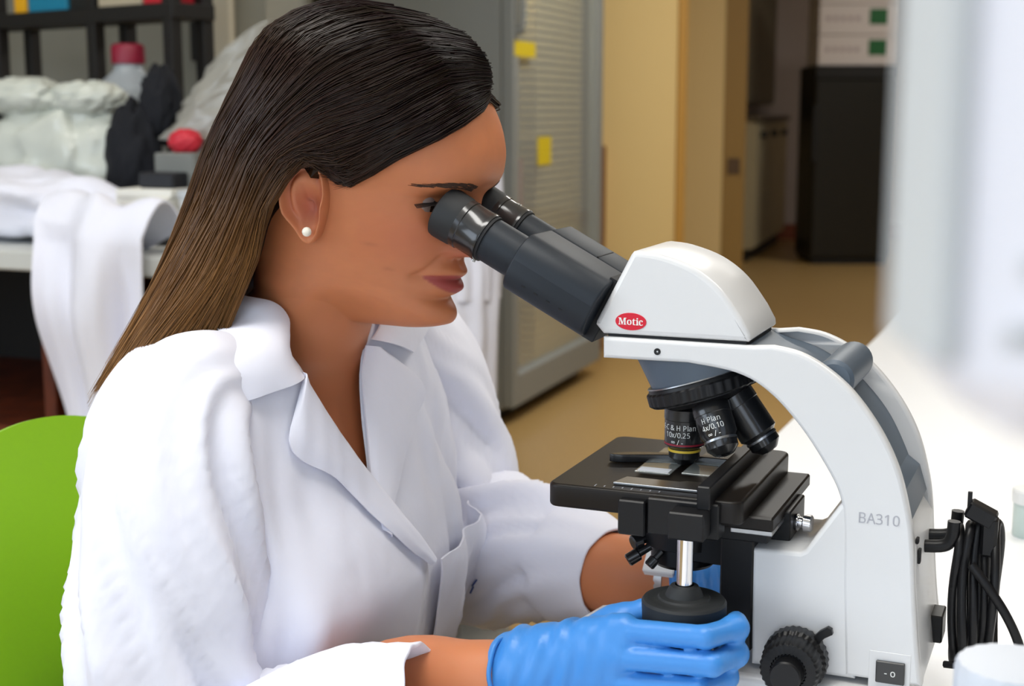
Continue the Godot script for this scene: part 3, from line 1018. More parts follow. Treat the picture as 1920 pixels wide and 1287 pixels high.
func skin_tone(f: float, r: float, u: float) -> Color:
	var c := Color8(200, 124, 82).srgb_to_linear()
	var ar := absf(r)
	var n := nz.get_noise_3d(f * 90.0, u * 90.0, r * 90.0)
	c = c * (1.0 + 0.05 * n)
	if f > 0.03:
		c = c.lerp(Color8(194, 106, 72).srgb_to_linear(), 0.55 * gs(ar - 0.04, 0.02) * gs(u + 0.018, 0.022))
		c = c.lerp(Color8(172, 88, 70).srgb_to_linear(), 0.6 * gs(ar - 0.012, 0.010) * gs(u + 0.024, 0.008))
		var half := 0.026
		if ar < half:
			var k := 1.0 - pow(ar / half, 2.0)
			var top := -0.0470 + 0.0048 * pow(k, 0.7) - 0.0012 * gs(r, 0.004)
			var low := -0.0470 - 0.0100 * pow(k, 0.7)
			if u < top + 0.001 and u > low - 0.001:
				var e := clampf(minf(top + 0.001 - u, u - low + 0.001) / 0.0014, 0.0, 1.0)
				c = c.lerp(Color8(160, 66, 66).srgb_to_linear(), e * 0.9)
		# freckles and moles
		for q in [[0.0535, -0.030, 0.0018, 0.25], [0.043, -0.046, 0.0016, 0.25]]:
			c = c.lerp(Color8(120, 66, 46).srgb_to_linear(), q[3] * gs(ar - q[0], q[2]) * gs(u - q[1], q[2]))
	c.a = 1.0
	return c

func torso_ring(s: float, n: int, hw: float, ff: float, fb: float, e := 2.2) -> PackedVector3Array:
	var r := PackedVector3Array()
	for j in n:
		var a := TAU * j / n
		var c := cos(a)
		var si := sin(a)
		var d := ff if c > 0 else fb
		r.append(TN + TD * s + TF * (signf(c) * pow(absf(c), 2.0 / e) * d) + TR * (signf(si) * pow(absf(si), 2.0 / e) * hw))
	return r

func body_mesh() -> ArrayMesh:
	var mb := MB.new()
	var n := 132
	var rows := []
	var cols := []
	var us := []
	var u := 0.1195
	while u > -0.104:
		us.append(u)
		u -= (0.0010 if u < -0.02 else 0.0016) if u < 0.034 and u > -0.07 else (0.0012 if u <= -0.07 or u > 0.11 else 0.004)
	for uu in us:
		var w := key(HALF_W, uu)
		var e := key(EXPO, uu)
		var fc := -0.008
		var front := key(BASE_F, uu)
		var back := key(BACK_F, uu)
		var r := PackedVector3Array()
		var c := PackedColorArray()
		for j in n:
			# columns lie closer together on the face
			var x := float(j) / n
			var a := TAU * (x - 0.085 * sin(TAU * x))
			var ca := cos(a)
			var sa := sin(a)
			var ex := e if ca > 0 else 2.1
			var rr := w * signf(sa) * pow(absf(sa), 2.0 / ex)
			var f: float
			if ca > 0:
				f = fc + (front - fc) * pow(ca, 2.0 / ex) + face_detail(rr, uu) * smoothstep(0.0, 0.35, ca)
			else:
				f = fc + (back - fc) * pow(-ca, 2.0 / ex)
			r.append(HX * Vector3(f, uu + 0.020 * smoothstep(0.012, 0.05, absf(rr)) * smoothstep(-0.05, -0.1, uu) * smoothstep(-0.07, 0.03, f), rr))
			c.append(skin_tone(f, rr, uu))
		rows.append(r)
		cols.append(c)
	# neck and chest, the same skin going on
	var plain := PackedColorArray()
	for j in n:
		plain.append(skin_tone(0.0, 0.0, 0.0))
	for q in [[-0.110, -0.024, 0.0, 0.051, 0.049], [-0.122, -0.026, -0.004, 0.050, 0.050], [-0.136, -0.028, -0.010, 0.051, 0.054], [-0.150, -0.031, -0.017, 0.053, 0.060]]:
		var r := PackedVector3Array()
		for j in n:
			var x := float(j) / n
			var a := TAU * (x - 0.085 * sin(TAU * x))
			r.append(HX * Vector3(q[1] + q[3] * cos(a), q[0], q[2] + q[4] * sin(a)))
		rows.append(r)
		cols.append(plain)
	for q in [[0.066, 0.095, 0.061, 0.075], [0.085, 0.14, 0.068, 0.09], [0.11, 0.16, 0.080, 0.10], [0.14, 0.165, 0.092, 0.10], [0.20, 0.155, 0.105, 0.10], [0.30, 0.14, 0.095, 0.095], [0.42, 0.16, 0.11, 0.11], [0.53, 0.17, 0.12, 0.12]]:
		var r := PackedVector3Array()
		for j in n:
			var x := float(j) / n
			var a := TAU * (x - 0.085 * sin(TAU * x))
			var d: float = q[2] if cos(a) > 0 else q[3]
			r.append(TN + TD * q[0] + TF * (cos(a) * d) + TR * (sin(a) * q[1]))
		rows.append(r)
		cols.append(plain)
	mb.grid(rows, true, false, cols)
	mb.st.set_color(plain[0])
	mb.next()
	mb.fan(rows[0], HX * Vector3(0, 0.1205, 0), true)
	mb.fan(rows[rows.size() - 1], TN + TD * 0.53)
	# ears
	for s in [1, -1]:
		ear(mb, s)
	# arms: bare forearms between sleeve and glove
	mb.st.set_color(plain[0])
	mb.group(7001)
	var ra := through(PackedVector3Array([TN + TR * 0.10 + TD * 0.08, Vector3(-0.235, 0.88, -1.0), Vector3(-0.245, 0.82, -0.97), Vector3(-0.248, 0.715, -0.955), Vector3(-0.15, 0.745, -0.928), SX * Vector3(-0.175, 0.022, 0.118), SX * Vector3(-0.118, 0.038, 0.127), SX * Vector3(-0.09, 0.044, 0.127)]), 5)
	var rr2 := []
	for i in ra.size():
		rr2.append(key([0.0, 0.035, 0.3, 0.038, 0.5, 0.036, 0.7, 0.033, 0.85, 0.027, 1.0, 0.025], float(i) / (ra.size() - 1)))
	mb.tube(ra, rr2, 24)
	mb.st.set_color(plain[0])
	var la := through(PackedVector3Array([TN - TR * 0.10 + TD * 0.08, Vector3(-0.085, 0.85, -1.32), Vector3(-0.055, 0.785, -1.325), Vector3(0.0, 0.776, -1.262), SX * Vector3(-0.105, 0.037, -0.128), SX * Vector3(-0.05, 0.043, -0.122), SX * Vector3(-0.02, 0.042, -0.118)]), 5)
	var lr := []
	for i in la.size():
		lr.append(key([0.0, 0.035, 0.3, 0.038, 0.5, 0.037, 0.68, 0.0345, 0.83, 0.0285, 0.92, 0.026, 1.0, 0.026], float(i) / (la.size() - 1)))
	mb.tube(la, lr, 24)
	# legs, under the table
	for s in [1, -1]:
		var hip: Vector3 = TN + TD * 0.52 + TR * 0.085 * s
		var knee: Vector3 = hip + TF * 0.40 + Vector3(0, 0.0, 0) + TR * 0.03 * s
		mb.st.set_color(plain[0])
		mb.tube(through(PackedVector3Array([hip, hip + TF * 0.2, knee, knee + Vector3(0.02, -0.06, 0), Vector3(knee.x, 0.22, knee.z), Vector3(knee.x, 0.07, knee.z)]), 5), 0.06, 16)
	return mb.done()

func ear(mb: MB, s: int) -> void:
	var c := Vector3(-0.0045, -0.0095, 0.0665)
	var n := 44
	var rows := []
	var cols := []
	var rings := [0.0, 0.14, 0.28, 0.42, 0.52, 0.62, 0.70, 0.78, 0.85, 0.91, 0.96, 1.0, 1.02, 1.0, 0.92, 0.8]
	for i in rings.size():
		var q: float = rings[i]
		var r := PackedVector3Array()
		var cc := PackedColorArray()
		for j in n:
			var a := TAU * j / n
			var fx := cos(a)
			var uy := sin(a)
			var wide := 0.0148 * (1.0 + 0.10 * uy) * (0.92 if fx > 0 else 1.08)
			var high := 0.0300
			var lobe := smoothstep(-0.35, -0.85, uy)
			var px := fx * wide * q * (1.0 - 0.22 * lobe) + 0.0022 * (-uy) * q + 0.003 * lobe * q
			var py := uy * high * q
			var out := 0.0115 + 0.0105 * clampf(-px / 0.018, -0.35, 1.0)
			if i < 12:
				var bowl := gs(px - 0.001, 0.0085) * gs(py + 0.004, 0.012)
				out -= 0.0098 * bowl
				out -= 0.0042 * gs(q - 0.74, 0.09) * (1.0 - lobe) * (1.0 if fx < 0.6 else 0.2)
				out += 0.0030 * gs(q - 0.95, 0.07) * (1.0 - 0.6 * lobe)
				out += 0.0020 * gs(q - 0.5, 0.10) * clampf(-fx + 0.4, 0, 1) * (1.0 - lobe)
				out += 0.0035 * gs(px - 0.0125, 0.004) * gs(py + 0.002, 0.006)
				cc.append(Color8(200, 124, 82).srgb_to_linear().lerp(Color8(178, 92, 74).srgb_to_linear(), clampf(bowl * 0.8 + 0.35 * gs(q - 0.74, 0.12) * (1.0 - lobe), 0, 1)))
			else:
				out -= [0.002, 0.0065, 0.013, 0.020][i - 12]
				cc.append(Color8(200, 124, 82).srgb_to_linear())
			r.append(HX * Vector3(c.x + px + 0.004 * uy * -0.4, c.y + py, (c.z + out) * s))
		rows.append(r)
		cols.append(cc)
	mb.group(6000 + s)
	mb.grid(rows, true, s > 0, cols)

const COAT_W := [-0.02, 0.060, -0.01, 0.064, 0.0, 0.076, 0.010, 0.104, 0.02, 0.136, 0.035, 0.160, 0.06, 0.172, 0.09, 0.178, 0.13, 0.180, 0.18, 0.182, 0.23, 0.185, 0.30, 0.185, 0.55, 0.21]
const COAT_F := [-0.02, 0.050, 0.0, 0.053, 0.02, 0.060, 0.035, 0.065, 0.06, 0.074, 0.09, 0.085, 0.13, 0.101, 0.18, 0.126, 0.22, 0.137, 0.27, 0.133, 0.34, 0.124, 0.55, 0.15]
const COAT_B := [-0.02, 0.060, 0.0, 0.070, 0.02, 0.090, 0.035, 0.10, 0.06, 0.114, 0.09, 0.122, 0.13, 0.124, 0.2, 0.120, 0.3, 0.12, 0.55, 0.15]
const NEAR_EDGE := [-0.02, 88.0, -0.012, 73.0, 0.0, 52.0, 0.02, 33.0, 0.036, 24.0, 0.068, 17.5, 0.096, 13.0, 0.132, 6.0, 0.165, 0.0, 0.20, -3.0, 0.6, -4.0]
const FAR_EDGE := [-0.02, -78.0, 0.0, -35.0, 0.016, -12.0, 0.04, -1.0, 0.084, 3.0, 0.12, 5.0, 0.16, 10.0, 0.2, 12.0, 0.6, 12.0]

func coat_pt(deg: float, s: float, off := 0.0) -> Vector3:
	var a := deg_to_rad(deg)
	var c := cos(a)
	var si := sin(a)
	var d := key(COAT_F, s) if c > 0 else key(COAT_B, s)
	var w := key(COAT_W, s)
	var e := 2.25
	var x := signf(c) * pow(absf(c), 2.0 / e) * d
	var y := signf(si) * pow(absf(si), 2.0 / e) * w
	var out := (TF * x / (d * d) + TR * y / (w * w)).normalized()
	# cloth: long folds falling from the shoulder, and a soft bust
	var k := smoothstep(0.02, 0.12, s)
	var n1 := soft.get_noise_2d(deg * 0.05 + s * 5.0, s * 2.2 + 7.0)
	var n2 := soft.get_noise_2d(deg * 0.075 - s * 5.0, s * 3.0 + 31.0)
	k *= 0.15 + 0.85 * smoothstep(10.0, 48.0, absf(deg - 6.0 if deg < 180.0 else deg - 366.0))
	var fold := k * (0.012 * n1 + 0.009 * (0.25 - absf(n2)))
	var bust := 0.020 * exp(-pow((deg - 33.0) / 22.0, 2)) * gs(s - 0.215, 0.06) + 0.006 * exp(-pow((deg + 35.0) / 22.0, 2)) * gs(s - 0.215, 0.06)
	return TN + TD * s + TF * x + TR * y + out * (off + fold + bust)

func coat_mesh() -> ArrayMesh:
	var mb := MB.new()
	var rows := []
	var n := 150
	var s := -0.008
	while s < 0.56:
		var a0 := key(NEAR_EDGE, s)
		var a1 := 360.0 + key(FAR_EDGE, s)
		var r := PackedVector3Array()
		# turned-in hem, then the cloth from the near edge round the back to the far edge
		r.append(coat_pt(a0 + 3.0, s, -0.001))
		for j in n:
			var t := float(j) / (n - 1)
			var a := lerpf(a0, a1, t)
			var lift := 0.0035 * (1.0 - smoothstep(0.0, 0.25, t)) - 0.002 * smoothstep(0.75, 1.0, t)
			r.append(coat_pt(a, s, lift))
		r.append(coat_pt(a1 - 3.0, s, -0.006))
		rows.append(r)
		s += 0.006
	mb.grid(rows, false)
	return mb.done()

# a flat piece of cloth laid on the coat: outlines given as rows of [angle, s], edges thick
func coat_patch(pts: Array, off: float, thick: float, lift_rim := 0.0) -> ArrayMesh:
	var mb := MB.new()
	var up := []
	var dn := []
	for row in pts:
		var a := PackedVector3Array()
		var b := PackedVector3Array()
		var n: int = row.size()
		for j in n:
			var q: Vector3 = row[j]
			a.append(coat_pt(q.x, q.y, off + thick + q.z))
			b.append(coat_pt(q.x, q.y, off + q.z))
		up.append(a)
		dn.append(b)
	mb.grid(up, false)
	mb.next()
	mb.grid(dn, false, true)
	mb.next()
	var m: int = up.size()
	for i in m - 1:
		var w: int = up[i].size() - 1
		mb.quad(up[i][0], up[i + 1][0], dn[i + 1][0], dn[i][0])
		mb.quad(up[i][w], dn[i][w], dn[i + 1][w], up[i + 1][w])
	mb.next()
	for j in up[0].size() - 1:
		mb.quad(up[0][j], dn[0][j], dn[0][j + 1], up[0][j + 1])
		mb.quad(up[m - 1][j], up[m - 1][j + 1], dn[m - 1][j + 1], dn[m - 1][j])
	return mb.done()

# rows run between two edges, each a list of [angle, s] keys
func flap(inner: Array, outer: Array, rows: int, across: int, lifts: Array, off: float, flip: bool) -> ArrayMesh:
	var pts := []
	for i in rows:
		var t := float(i) / (rows - 1)
		var row := []
		for j in across:
			var k := float(j) / (across - 1)
			var a := lerpf(key(inner[0], t), key(outer[0], t), k)
			var ss := lerpf(key(inner[1], t), key(outer[1], t), k)
			row.append(Vector3(a, ss, key(lifts, k)))
		if flip:
			row.reverse()
		pts.append(row)
	return coat_patch(pts, off, 0.0014)

func lapel(near: bool) -> ArrayMesh:
	if near:
		return flap([[0, 24.5, 0.15, 20.5, 0.5, 10.5, 0.75, 3.0, 1, -4.0], [0, 0.038, 0.15, 0.055, 0.5, 0.105, 0.75, 0.147, 1, 0.20]],
			[[0, 25.0, 0.15, 32.0, 0.5, 19.0, 0.75, 10.0, 1, -2.5], [0, 0.044, 0.15, 0.085, 0.5, 0.120, 0.75, 0.158, 1, 0.205]], 30, 10, [0, 0.002, 0.15, 0.006, 0.6, 0.006, 1, 0.003], 0.004, false)
	return flap([[0, -2.0, 0.2, 1.0, 0.55, 4.0, 1, 9.0], [0, 0.030, 0.2, 0.050, 0.55, 0.10, 1, 0.165]],
		[[0, -8.0, 0.2, -24.0, 0.55, -6.5, 1, 7.0], [0, 0.034, 0.2, 0.075, 0.55, 0.122, 1, 0.172]], 30, 10, [0, 0.002, 0.15, 0.005, 0.6, 0.006, 1, 0.003], 0.0005, true)

func collar_mesh() -> ArrayMesh:
	return flap([[0, 23.5, 0.1, 36.0, 0.25, 73.0, 0.5, 180.0, 0.75, 290.0, 0.9, 338.0, 1, 356.0], [0, 0.041, 0.1, 0.014, 0.25, -0.013, 0.5, -0.019, 0.75, -0.013, 0.9, 0.008, 1, 0.026]],
		[[0, 45.5, 0.1, 58.0, 0.25, 90.0, 0.5, 180.0, 0.75, 272.0, 0.9, 318.0, 1, 336.0], [0, 0.051, 0.1, 0.038, 0.25, 0.006, 0.5, 0.004, 0.75, 0.030, 0.9, 0.036, 1, 0.046]], 90, 12, [0, 0.001, 0.12, 0.007, 0.3, 0.009, 0.7, 0.006, 1, 0.003], 0.003, false)

func sleeve(path: PackedVector3Array, radii: Array, seed_: float, amp: float, crush: Array, cuff: float, flat := 1.0) -> ArrayMesh:
	var mb := MB.new()
	var n := 72
	var c := through(path, 14)
	var m := c.size()
	var rows := []
	var up := Vector3(0.0, 0.0, 1.0)
	var total := 0.0
	var lens := [0.0]
	for i in range(1, m):
		total += c[i].distance_to(c[i - 1])
		lens.append(total)
	for i in m:
		var t := (c[mini(i + 1, m - 1)] - c[maxi(i - 1, 0)]).normalized()
		var x := (up - t * up.dot(t)).normalized()
		var y := t.cross(x)
		var k: float = lens[i] / total
		var base := key(radii, k)
		var r := PackedVector3Array()
		for j in n:
			var a := TAU * j / n
			var px := cos(a)
			var py := sin(a)
			var swirl := a + 3.0 * k
			var f := soft.get_noise_3d(cos(swirl) * 1.5 + seed_, sin(swirl) * 1.5, lens[i] * 2.6 + seed_)
			var f2 := soft.get_noise_3d(cos(a + 4.0 * k) * 1.9 + seed_ * 2.0, sin(a + 4.0 * k) * 1.9, lens[i] * 4.0)
			var d := amp * smoothstep(0.02, 0.22, k) * (f * 1.1 + 0.9 * (0.22 - absf(f2)))
			for cr in crush:                       # cross folds where the cloth is pushed together: [place, width, count, depth, side]
				var w := gs(k - cr[0], cr[1])
				var side := 0.45 + 0.55 * cos(a - cr[4])
				d += cr[3] * w * side * sin((k - cr[0]) / cr[1] * cr[2] + 1.3 * sin(a * 2.0 + seed_))
			if cuff > 0.0 and lens[i] > total - cuff:
				d = d * 0.35 + 0.0028
			d *= 1.0 - 0.75 * smoothstep(0.9, 1.0, k)
			r.append(c[i] + (x * px + y * py * flat) * (base + d))
		rows.append(r)
	# the opening, turned in
	var last: PackedVector3Array = rows[m - 1]
	for q in [[0.985, 0.001], [0.94, 0.0005], [0.92, -0.012], [0.90, -0.05]]:
		var r := PackedVector3Array()
		var t := (c[m - 1] - c[m - 2]).normalized()
		for j in n:
			r.append(c[m - 1] + (last[j] - c[m - 1]) * q[0] + t * q[1])
		rows.append(r)
	mb.grid(rows, true)
	return mb.done()

# ---------------------------------------------------------------- hair
var guides := []

func hair_guides() -> void:
	var near := [
		[0.081, 0.090, 0.000, 0.069, 0.070, 0.034, 0.046, 0.038, 0.060, 0.021, 0.010, 0.070, -0.006, 0.021, 0.086, -0.0235, -0.018, 0.0935, -0.030, -0.060, 0.086, -0.042, -0.120, 0.086],
		[0.074, 0.108, -0.010, 0.058, 0.104, 0.035, 0.028, 0.075, 0.070, -0.010, 0.050, 0.083, -0.036, 0.015, 0.092, -0.048, -0.030, 0.090, -0.062, -0.084, 0.090, -0.086, -0.146, 0.106],
		[0.052, 0.124, -0.015, 0.024, 0.121, 0.035, -0.014, 0.096, 0.070, -0.045, 0.060, 0.085, -0.068, 0.015, 0.085, -0.085, -0.040, 0.080, -0.102, -0.104, 0.090, -0.126, -0.172, 0.104],
		[0.020, 0.131, -0.015, -0.020, 0.128, 0.030, -0.056, 0.101, 0.060, -0.086, 0.060, 0.072, -0.106, 0.010, 0.072, -0.122, -0.050, 0.066, -0.142, -0.124, 0.072, -0.168, -0.202, 0.078],
		[-0.015, 0.1315, -0.015, -0.056, 0.1235, 0.015, -0.093, 0.096, 0.035, -0.120, 0.055, 0.040, -0.135, 0.000, 0.040, -0.148, -0.060, 0.036, -0.168, -0.140, 0.030, -0.194, -0.218, 0.022],
		[-0.040, 0.128, -0.020, -0.077, 0.114, -0.015, -0.108, 0.081, -0.010, -0.129, 0.040, -0.010, -0.141, -0.010, -0.010, -0.153, -0.070, -0.010, -0.171, -0.145, -0.005, -0.192, -0.212, 0.000]]
	guides = []
	for i in near.size():
		var pts := pv3(near[i])
		var w: float = [0.0, 0.25, 0.7, 1.0, 1.0, 1.0][i]
		for j in pts.size():
			pts[j].x += 0.019 * w * smoothstep(0.118, 0.06, pts[j].y)
		guides.append(pts)
	for i in [3, 2, 1, 0]:
		var p := PackedVector3Array()
		for v in guides[i]:
			p.append(Vector3(v.x - 0.040 * smoothstep(0.02, 0.06, v.y) * smoothstep(-0.02, 0.05, v.x), v.y, -v.z - (0.02 if v.y > 0.1 else 0.0)))
		guides.append(p)

func hair_pt(a: float, t: float) -> Vector3:
	var n := guides.size()
	var i := clampi(int(a), 0, n - 2)
	var w := a - i
	var k := clampf(t, 0.0, 1.0) * 7.0
	var j := clampi(int(k), 0, 6)
	var u := k - j
	var q := []
	for d in [-1, 0, 1, 2]:
		var g: PackedVector3Array = guides[clampi(i + d, 0, n - 1)]
		q.append(g[j].cubic_interpolate(g[j + 1], g[maxi(j - 1, 0)], g[mini(j + 2, 7)], u))
	var p: Vector3 = q[1].cubic_interpolate(q[2], q[0], q[3], w)
	p = clear_skin(p)
	if t > 1.0:
		p += (guides[i][7] - guides[i][6]).lerp(guides[i + 1][7] - guides[i + 1][6], w) * (t - 1.0) * 7.0
	return p

# keeps a point of the hair outside the skin of the head
func clear_skin(p: Vector3) -> Vector3:
	if p.y > 0.117 or p.y < -0.1:
		return p
	var w := key(HALF_W, p.y) + 0.0035
	var e := key(EXPO, p.y)
	var fr := p.x + 0.008
	var d := (key(BASE_F, p.y) if fr > 0 else key(BACK_F, p.y)) + 0.008
	d = absf(d) + 0.0035
	var v := pow(absf(fr) / d, e) + pow(absf(p.z) / w, e)
	if v < 1.0 and v > 0.001:
		var k := pow(v, -1.0 / e)
		return Vector3(fr * k - 0.008, p.y, p.z * k)
	return p

func hair_out(a: float, t: float) -> Vector3:
	var p := hair_pt(a, t)
	var d1 := hair_pt(minf(a + 0.15, 9.0), t) - hair_pt(maxf(a - 0.15, 0.0), t)
	var d2 := hair_pt(a, minf(t + 0.03, 1.0)) - hair_pt(a, maxf(t - 0.03, 0.0))
	var n := d2.cross(d1).normalized()
	if n.dot(p - Vector3(-0.02, minf(p.y, 0.02), 0)) < 0:
		n = -n
	return n

func hair(t: Node3D) -> void:
	hair_guides()
	var root := Color8(30, 20, 15).srgb_to_linear()
	var mid := Color8(54, 36, 26).srgb_to_linear()
	var tip := Color8(158, 112, 62).srgb_to_linear()
	var mb := MB.new()
	# inner mass
	for depth in [0.0045, 0.012]:
		var rows := []
		var cols := []
		for i in 41:
			var r := PackedVector3Array()
			var c := PackedColorArray()
			var k := i / 40.0 * 0.93
			for j in 73:
				var a := j / 72.0 * 9.0
				r.append(HX * (hair_pt(a, k) - hair_out(a, k) * depth))
				c.append(root.lerp(mid, k))
			rows.append(r)
			cols.append(c)
		mb.grid(rows, false, depth > 0.01, cols)
		mb.next()
	# strands
	var rng := RandomNumberGenerator.new()
	rng.seed = 11
	var total := 7000
	for s in total:
		var a: float
		if s < 6200:
			a = rng.randf() * 5.2
		else:
			a = 5.0 + rng.randf() * 4.0
		if s < 420:
			a = rng.randf() * 0.12
		var layer := rng.randf()
		var off := lerpf(-0.0015, 0.0022, layer)
		var t1 := rng.randf_range(0.90, 1.02)
		var t0 := 0.0
		if a > 0.6 and rng.randf() < 0.3:
			t0 = rng.randf() * 0.3
		if rng.randf() < 0.06:
			off += 0.002
			t1 += 0.02
		var drift := rng.randf_range(-0.22, 0.22)
		var wav := rng.randf_range(-0.0016, 0.0016)
		var ph := rng.randf() * TAU
		var thick := rng.randf_range(0.0003, 0.00062)
		var bright := rng.randf_range(0.75, 1.2)
		var gold := rng.randf() * 0.55
		# streaks lying on the outer back edge are lighter all the way
		var outer := smoothstep(3.3, 4.6, a) * 0.7
		var segs := 14
		var prev: PackedVector3Array
		var pc := Color.BLACK
		mb.next()
		for i in segs + 1:
			var k := lerpf(t0, t1, float(i) / segs)
			var aa := clampf(a + drift * k, 0.0, 9.0)
			if a < 0.15:
				aa = a
			var p := hair_pt(aa, k)
			var nn := hair_out(aa, minf(k, 1.0))
			var side := (hair_pt(aa, minf(k + 0.02, 1.0)) - hair_pt(aa, k - 0.02)).normalized().cross(nn)
			p += nn * (off + 0.0011 * sin(k * 9.0 + ph)) + side * wav * sin(k * 6.0 + ph) * 1.5
			var w := thick * (1.0 - 0.75 * smoothstep(0.82, 1.0, float(i) / segs))
			var ring := PackedVector3Array([HX * (p + nn * w), HX * (p - side * w - nn * w * 0.4), HX * (p + side * w - nn * w * 0.4)])
			var c := root.lerp(mid, smoothstep(0.1, 0.6, k)).lerp(tip, smoothstep(0.5, 1.0, k) * (0.35 + gold) + outer * gold * smoothstep(0.15, 0.6, k))
			c = c * bright
			c.a = 1.0
			if i > 0:
				for j in 3:
					var j2 := (j + 1) % 3
					mb.quadc(prev[j], prev[j2], ring[j2], ring[j], pc, pc, c, c)
			prev = ring
			pc = c
	var hm := mat(Color.WHITE, 0.32)
	hm.vertex_color_use_as_albedo = true
	hm.anisotropy_enabled = false
	hm.metallic_specular = 0.33
	# fine short hairs along the hairline
	for k in 260:
		var tt := rng.randf_range(0.06, 0.52)
		var p0 := hair_pt(0.0, tt)
		var d := (hair_pt(0.0, tt + 0.05) - p0).normalized()
		var dn := Vector3(0.1, -1.0, 0.15)
		d = (d + dn * rng.randf_range(0.15, 0.75) * smoothstep(0.05, 0.4, tt)).normalized()
		var ln := rng.randf_range(0.004, 0.014)
		var pts := PackedVector3Array()
		for i in 4:
			var q := p0 + d * ln * (i / 3.0) + Vector3(-0.3, 0.0, 0.0) * ln * pow(i / 3.0, 2.0)
			q = clear_skin(q)
			pts.append(HX * (q - Vector3(0, 0, 0.0026)))
		mb.st.set_color(mid)
		mb.tube(pts, [0.00028, 0.00024, 0.00016, 0.00005], 3, false)
	wpart(t, "hair", mb.done(), hm, "long straight dark brown hair with lighter ends")
	# brows and lashes
	for s in [1, -1]:
		var eb := MB.new()
		for k in 150:
			var q := rng.randf()
			var r := lerpf(0.016, 0.050, q)
			var u := 0.0255 + 0.0035 * sin(PI * q) - 0.004 * q + rng.randf_range(-0.0034, 0.0034) * (1.0 - 0.65 * q)
			var p0 := Vector3(face_f(r, u) + 0.0002, u, r * s)
			var r1 := r + 0.0055
			var u1 := u + 0.0012 * (1.0 - 1.8 * q)
			var p1 := Vector3(face_f(r1, u1) + 0.0006, u1, r1 * s)
			eb.tube(PackedVector3Array([HX * p0, HX * p1]), [0.00045, 0.00012], 3, false)
		wpart(t, "eyebrow", eb.done(), mat(Color8(74, 50, 37), 0.7))
		var lash := MB.new()
		for k in 40:
			var q := k / 39.0
			var r := lerpf(0.021, 0.0455, q)
			var u := 0.0082 + 0.0028 * sin(PI * q) - 0.0015 * q
			var p0 := Vector3(face_f(r, u) + 0.0003, u, r * s)
			lash.tube(PackedVector3Array([HX * p0, HX * (p0 + Vector3(0.0045, -0.0012, s * (0.001 + 0.003 * q))), HX * (p0 + Vector3(0.0075, 0.0, s * (0.001 + 0.005 * q)))]), [0.0004, 0.0003, 0.0001], 3, false)
		wpart(t, "eyelash", lash.done(), mat(Color8(28, 20, 18), 0.6))
		# the eye between the lids
		var ec := Vector3(face_f(0.031, 0.0055) - 0.0125, 0.0055, 0.031 * s)
		var ball := wpart(t, "eye", lathem(v2([0, -0.0118, 0.0045, -0.0109, 0.0083, -0.0083, 0.0109, -0.0045, 0.0118, 0, 0.0109, 0.0045, 0.0083, 0.0083, 0.0045, 0.0109, 0, 0.0118]), 24, Transform3D(HX.basis, HX * ec)), mat(Color8(150, 130, 122), 0.15))
		part(ball, "iris", lathem(v2([0.0055, 0.0103, 0.004, 0.0113, 0.0022, 0.0118, 0, 0.0120]), 20, Transform3D(HX.basis * Basis(Vector3(0, 0, 1), -PI / 2), HX * ec)), mat(Color8(52, 34, 24), 0.1))

# creases of the thin glove round the wrist
func crease(p: Vector3, which: int) -> Vector3:
	var l := SX.affine_inverse() * p
	if which == 1:
		var k := smoothstep(0.01, -0.04, l.x)
		var c := Vector3(l.x, 0.047 + (l.x + 0.085) * 0.25, 0.124)
		var a := 0.0008 * k * sin(l.x * 330.0 + l.y * 60.0 + 1.6 * sin(l.y * 70.0)) + 0.0005 * k * sin(l.x * 560.0 - l.y * 90.0 + 2.0 * sin(l.y * 50.0 + 1.0))
		return p + SX.basis * ((l - c).normalized() * a)
	var k2 := smoothstep(0.05, 0.0, l.x)
	return p + SX.basis * ((l - Vector3(l.x, 0.044, -0.116)).normalized() * (0.0016 * k2 * sin(l.x * 480.0 + l.y * 120.0)))

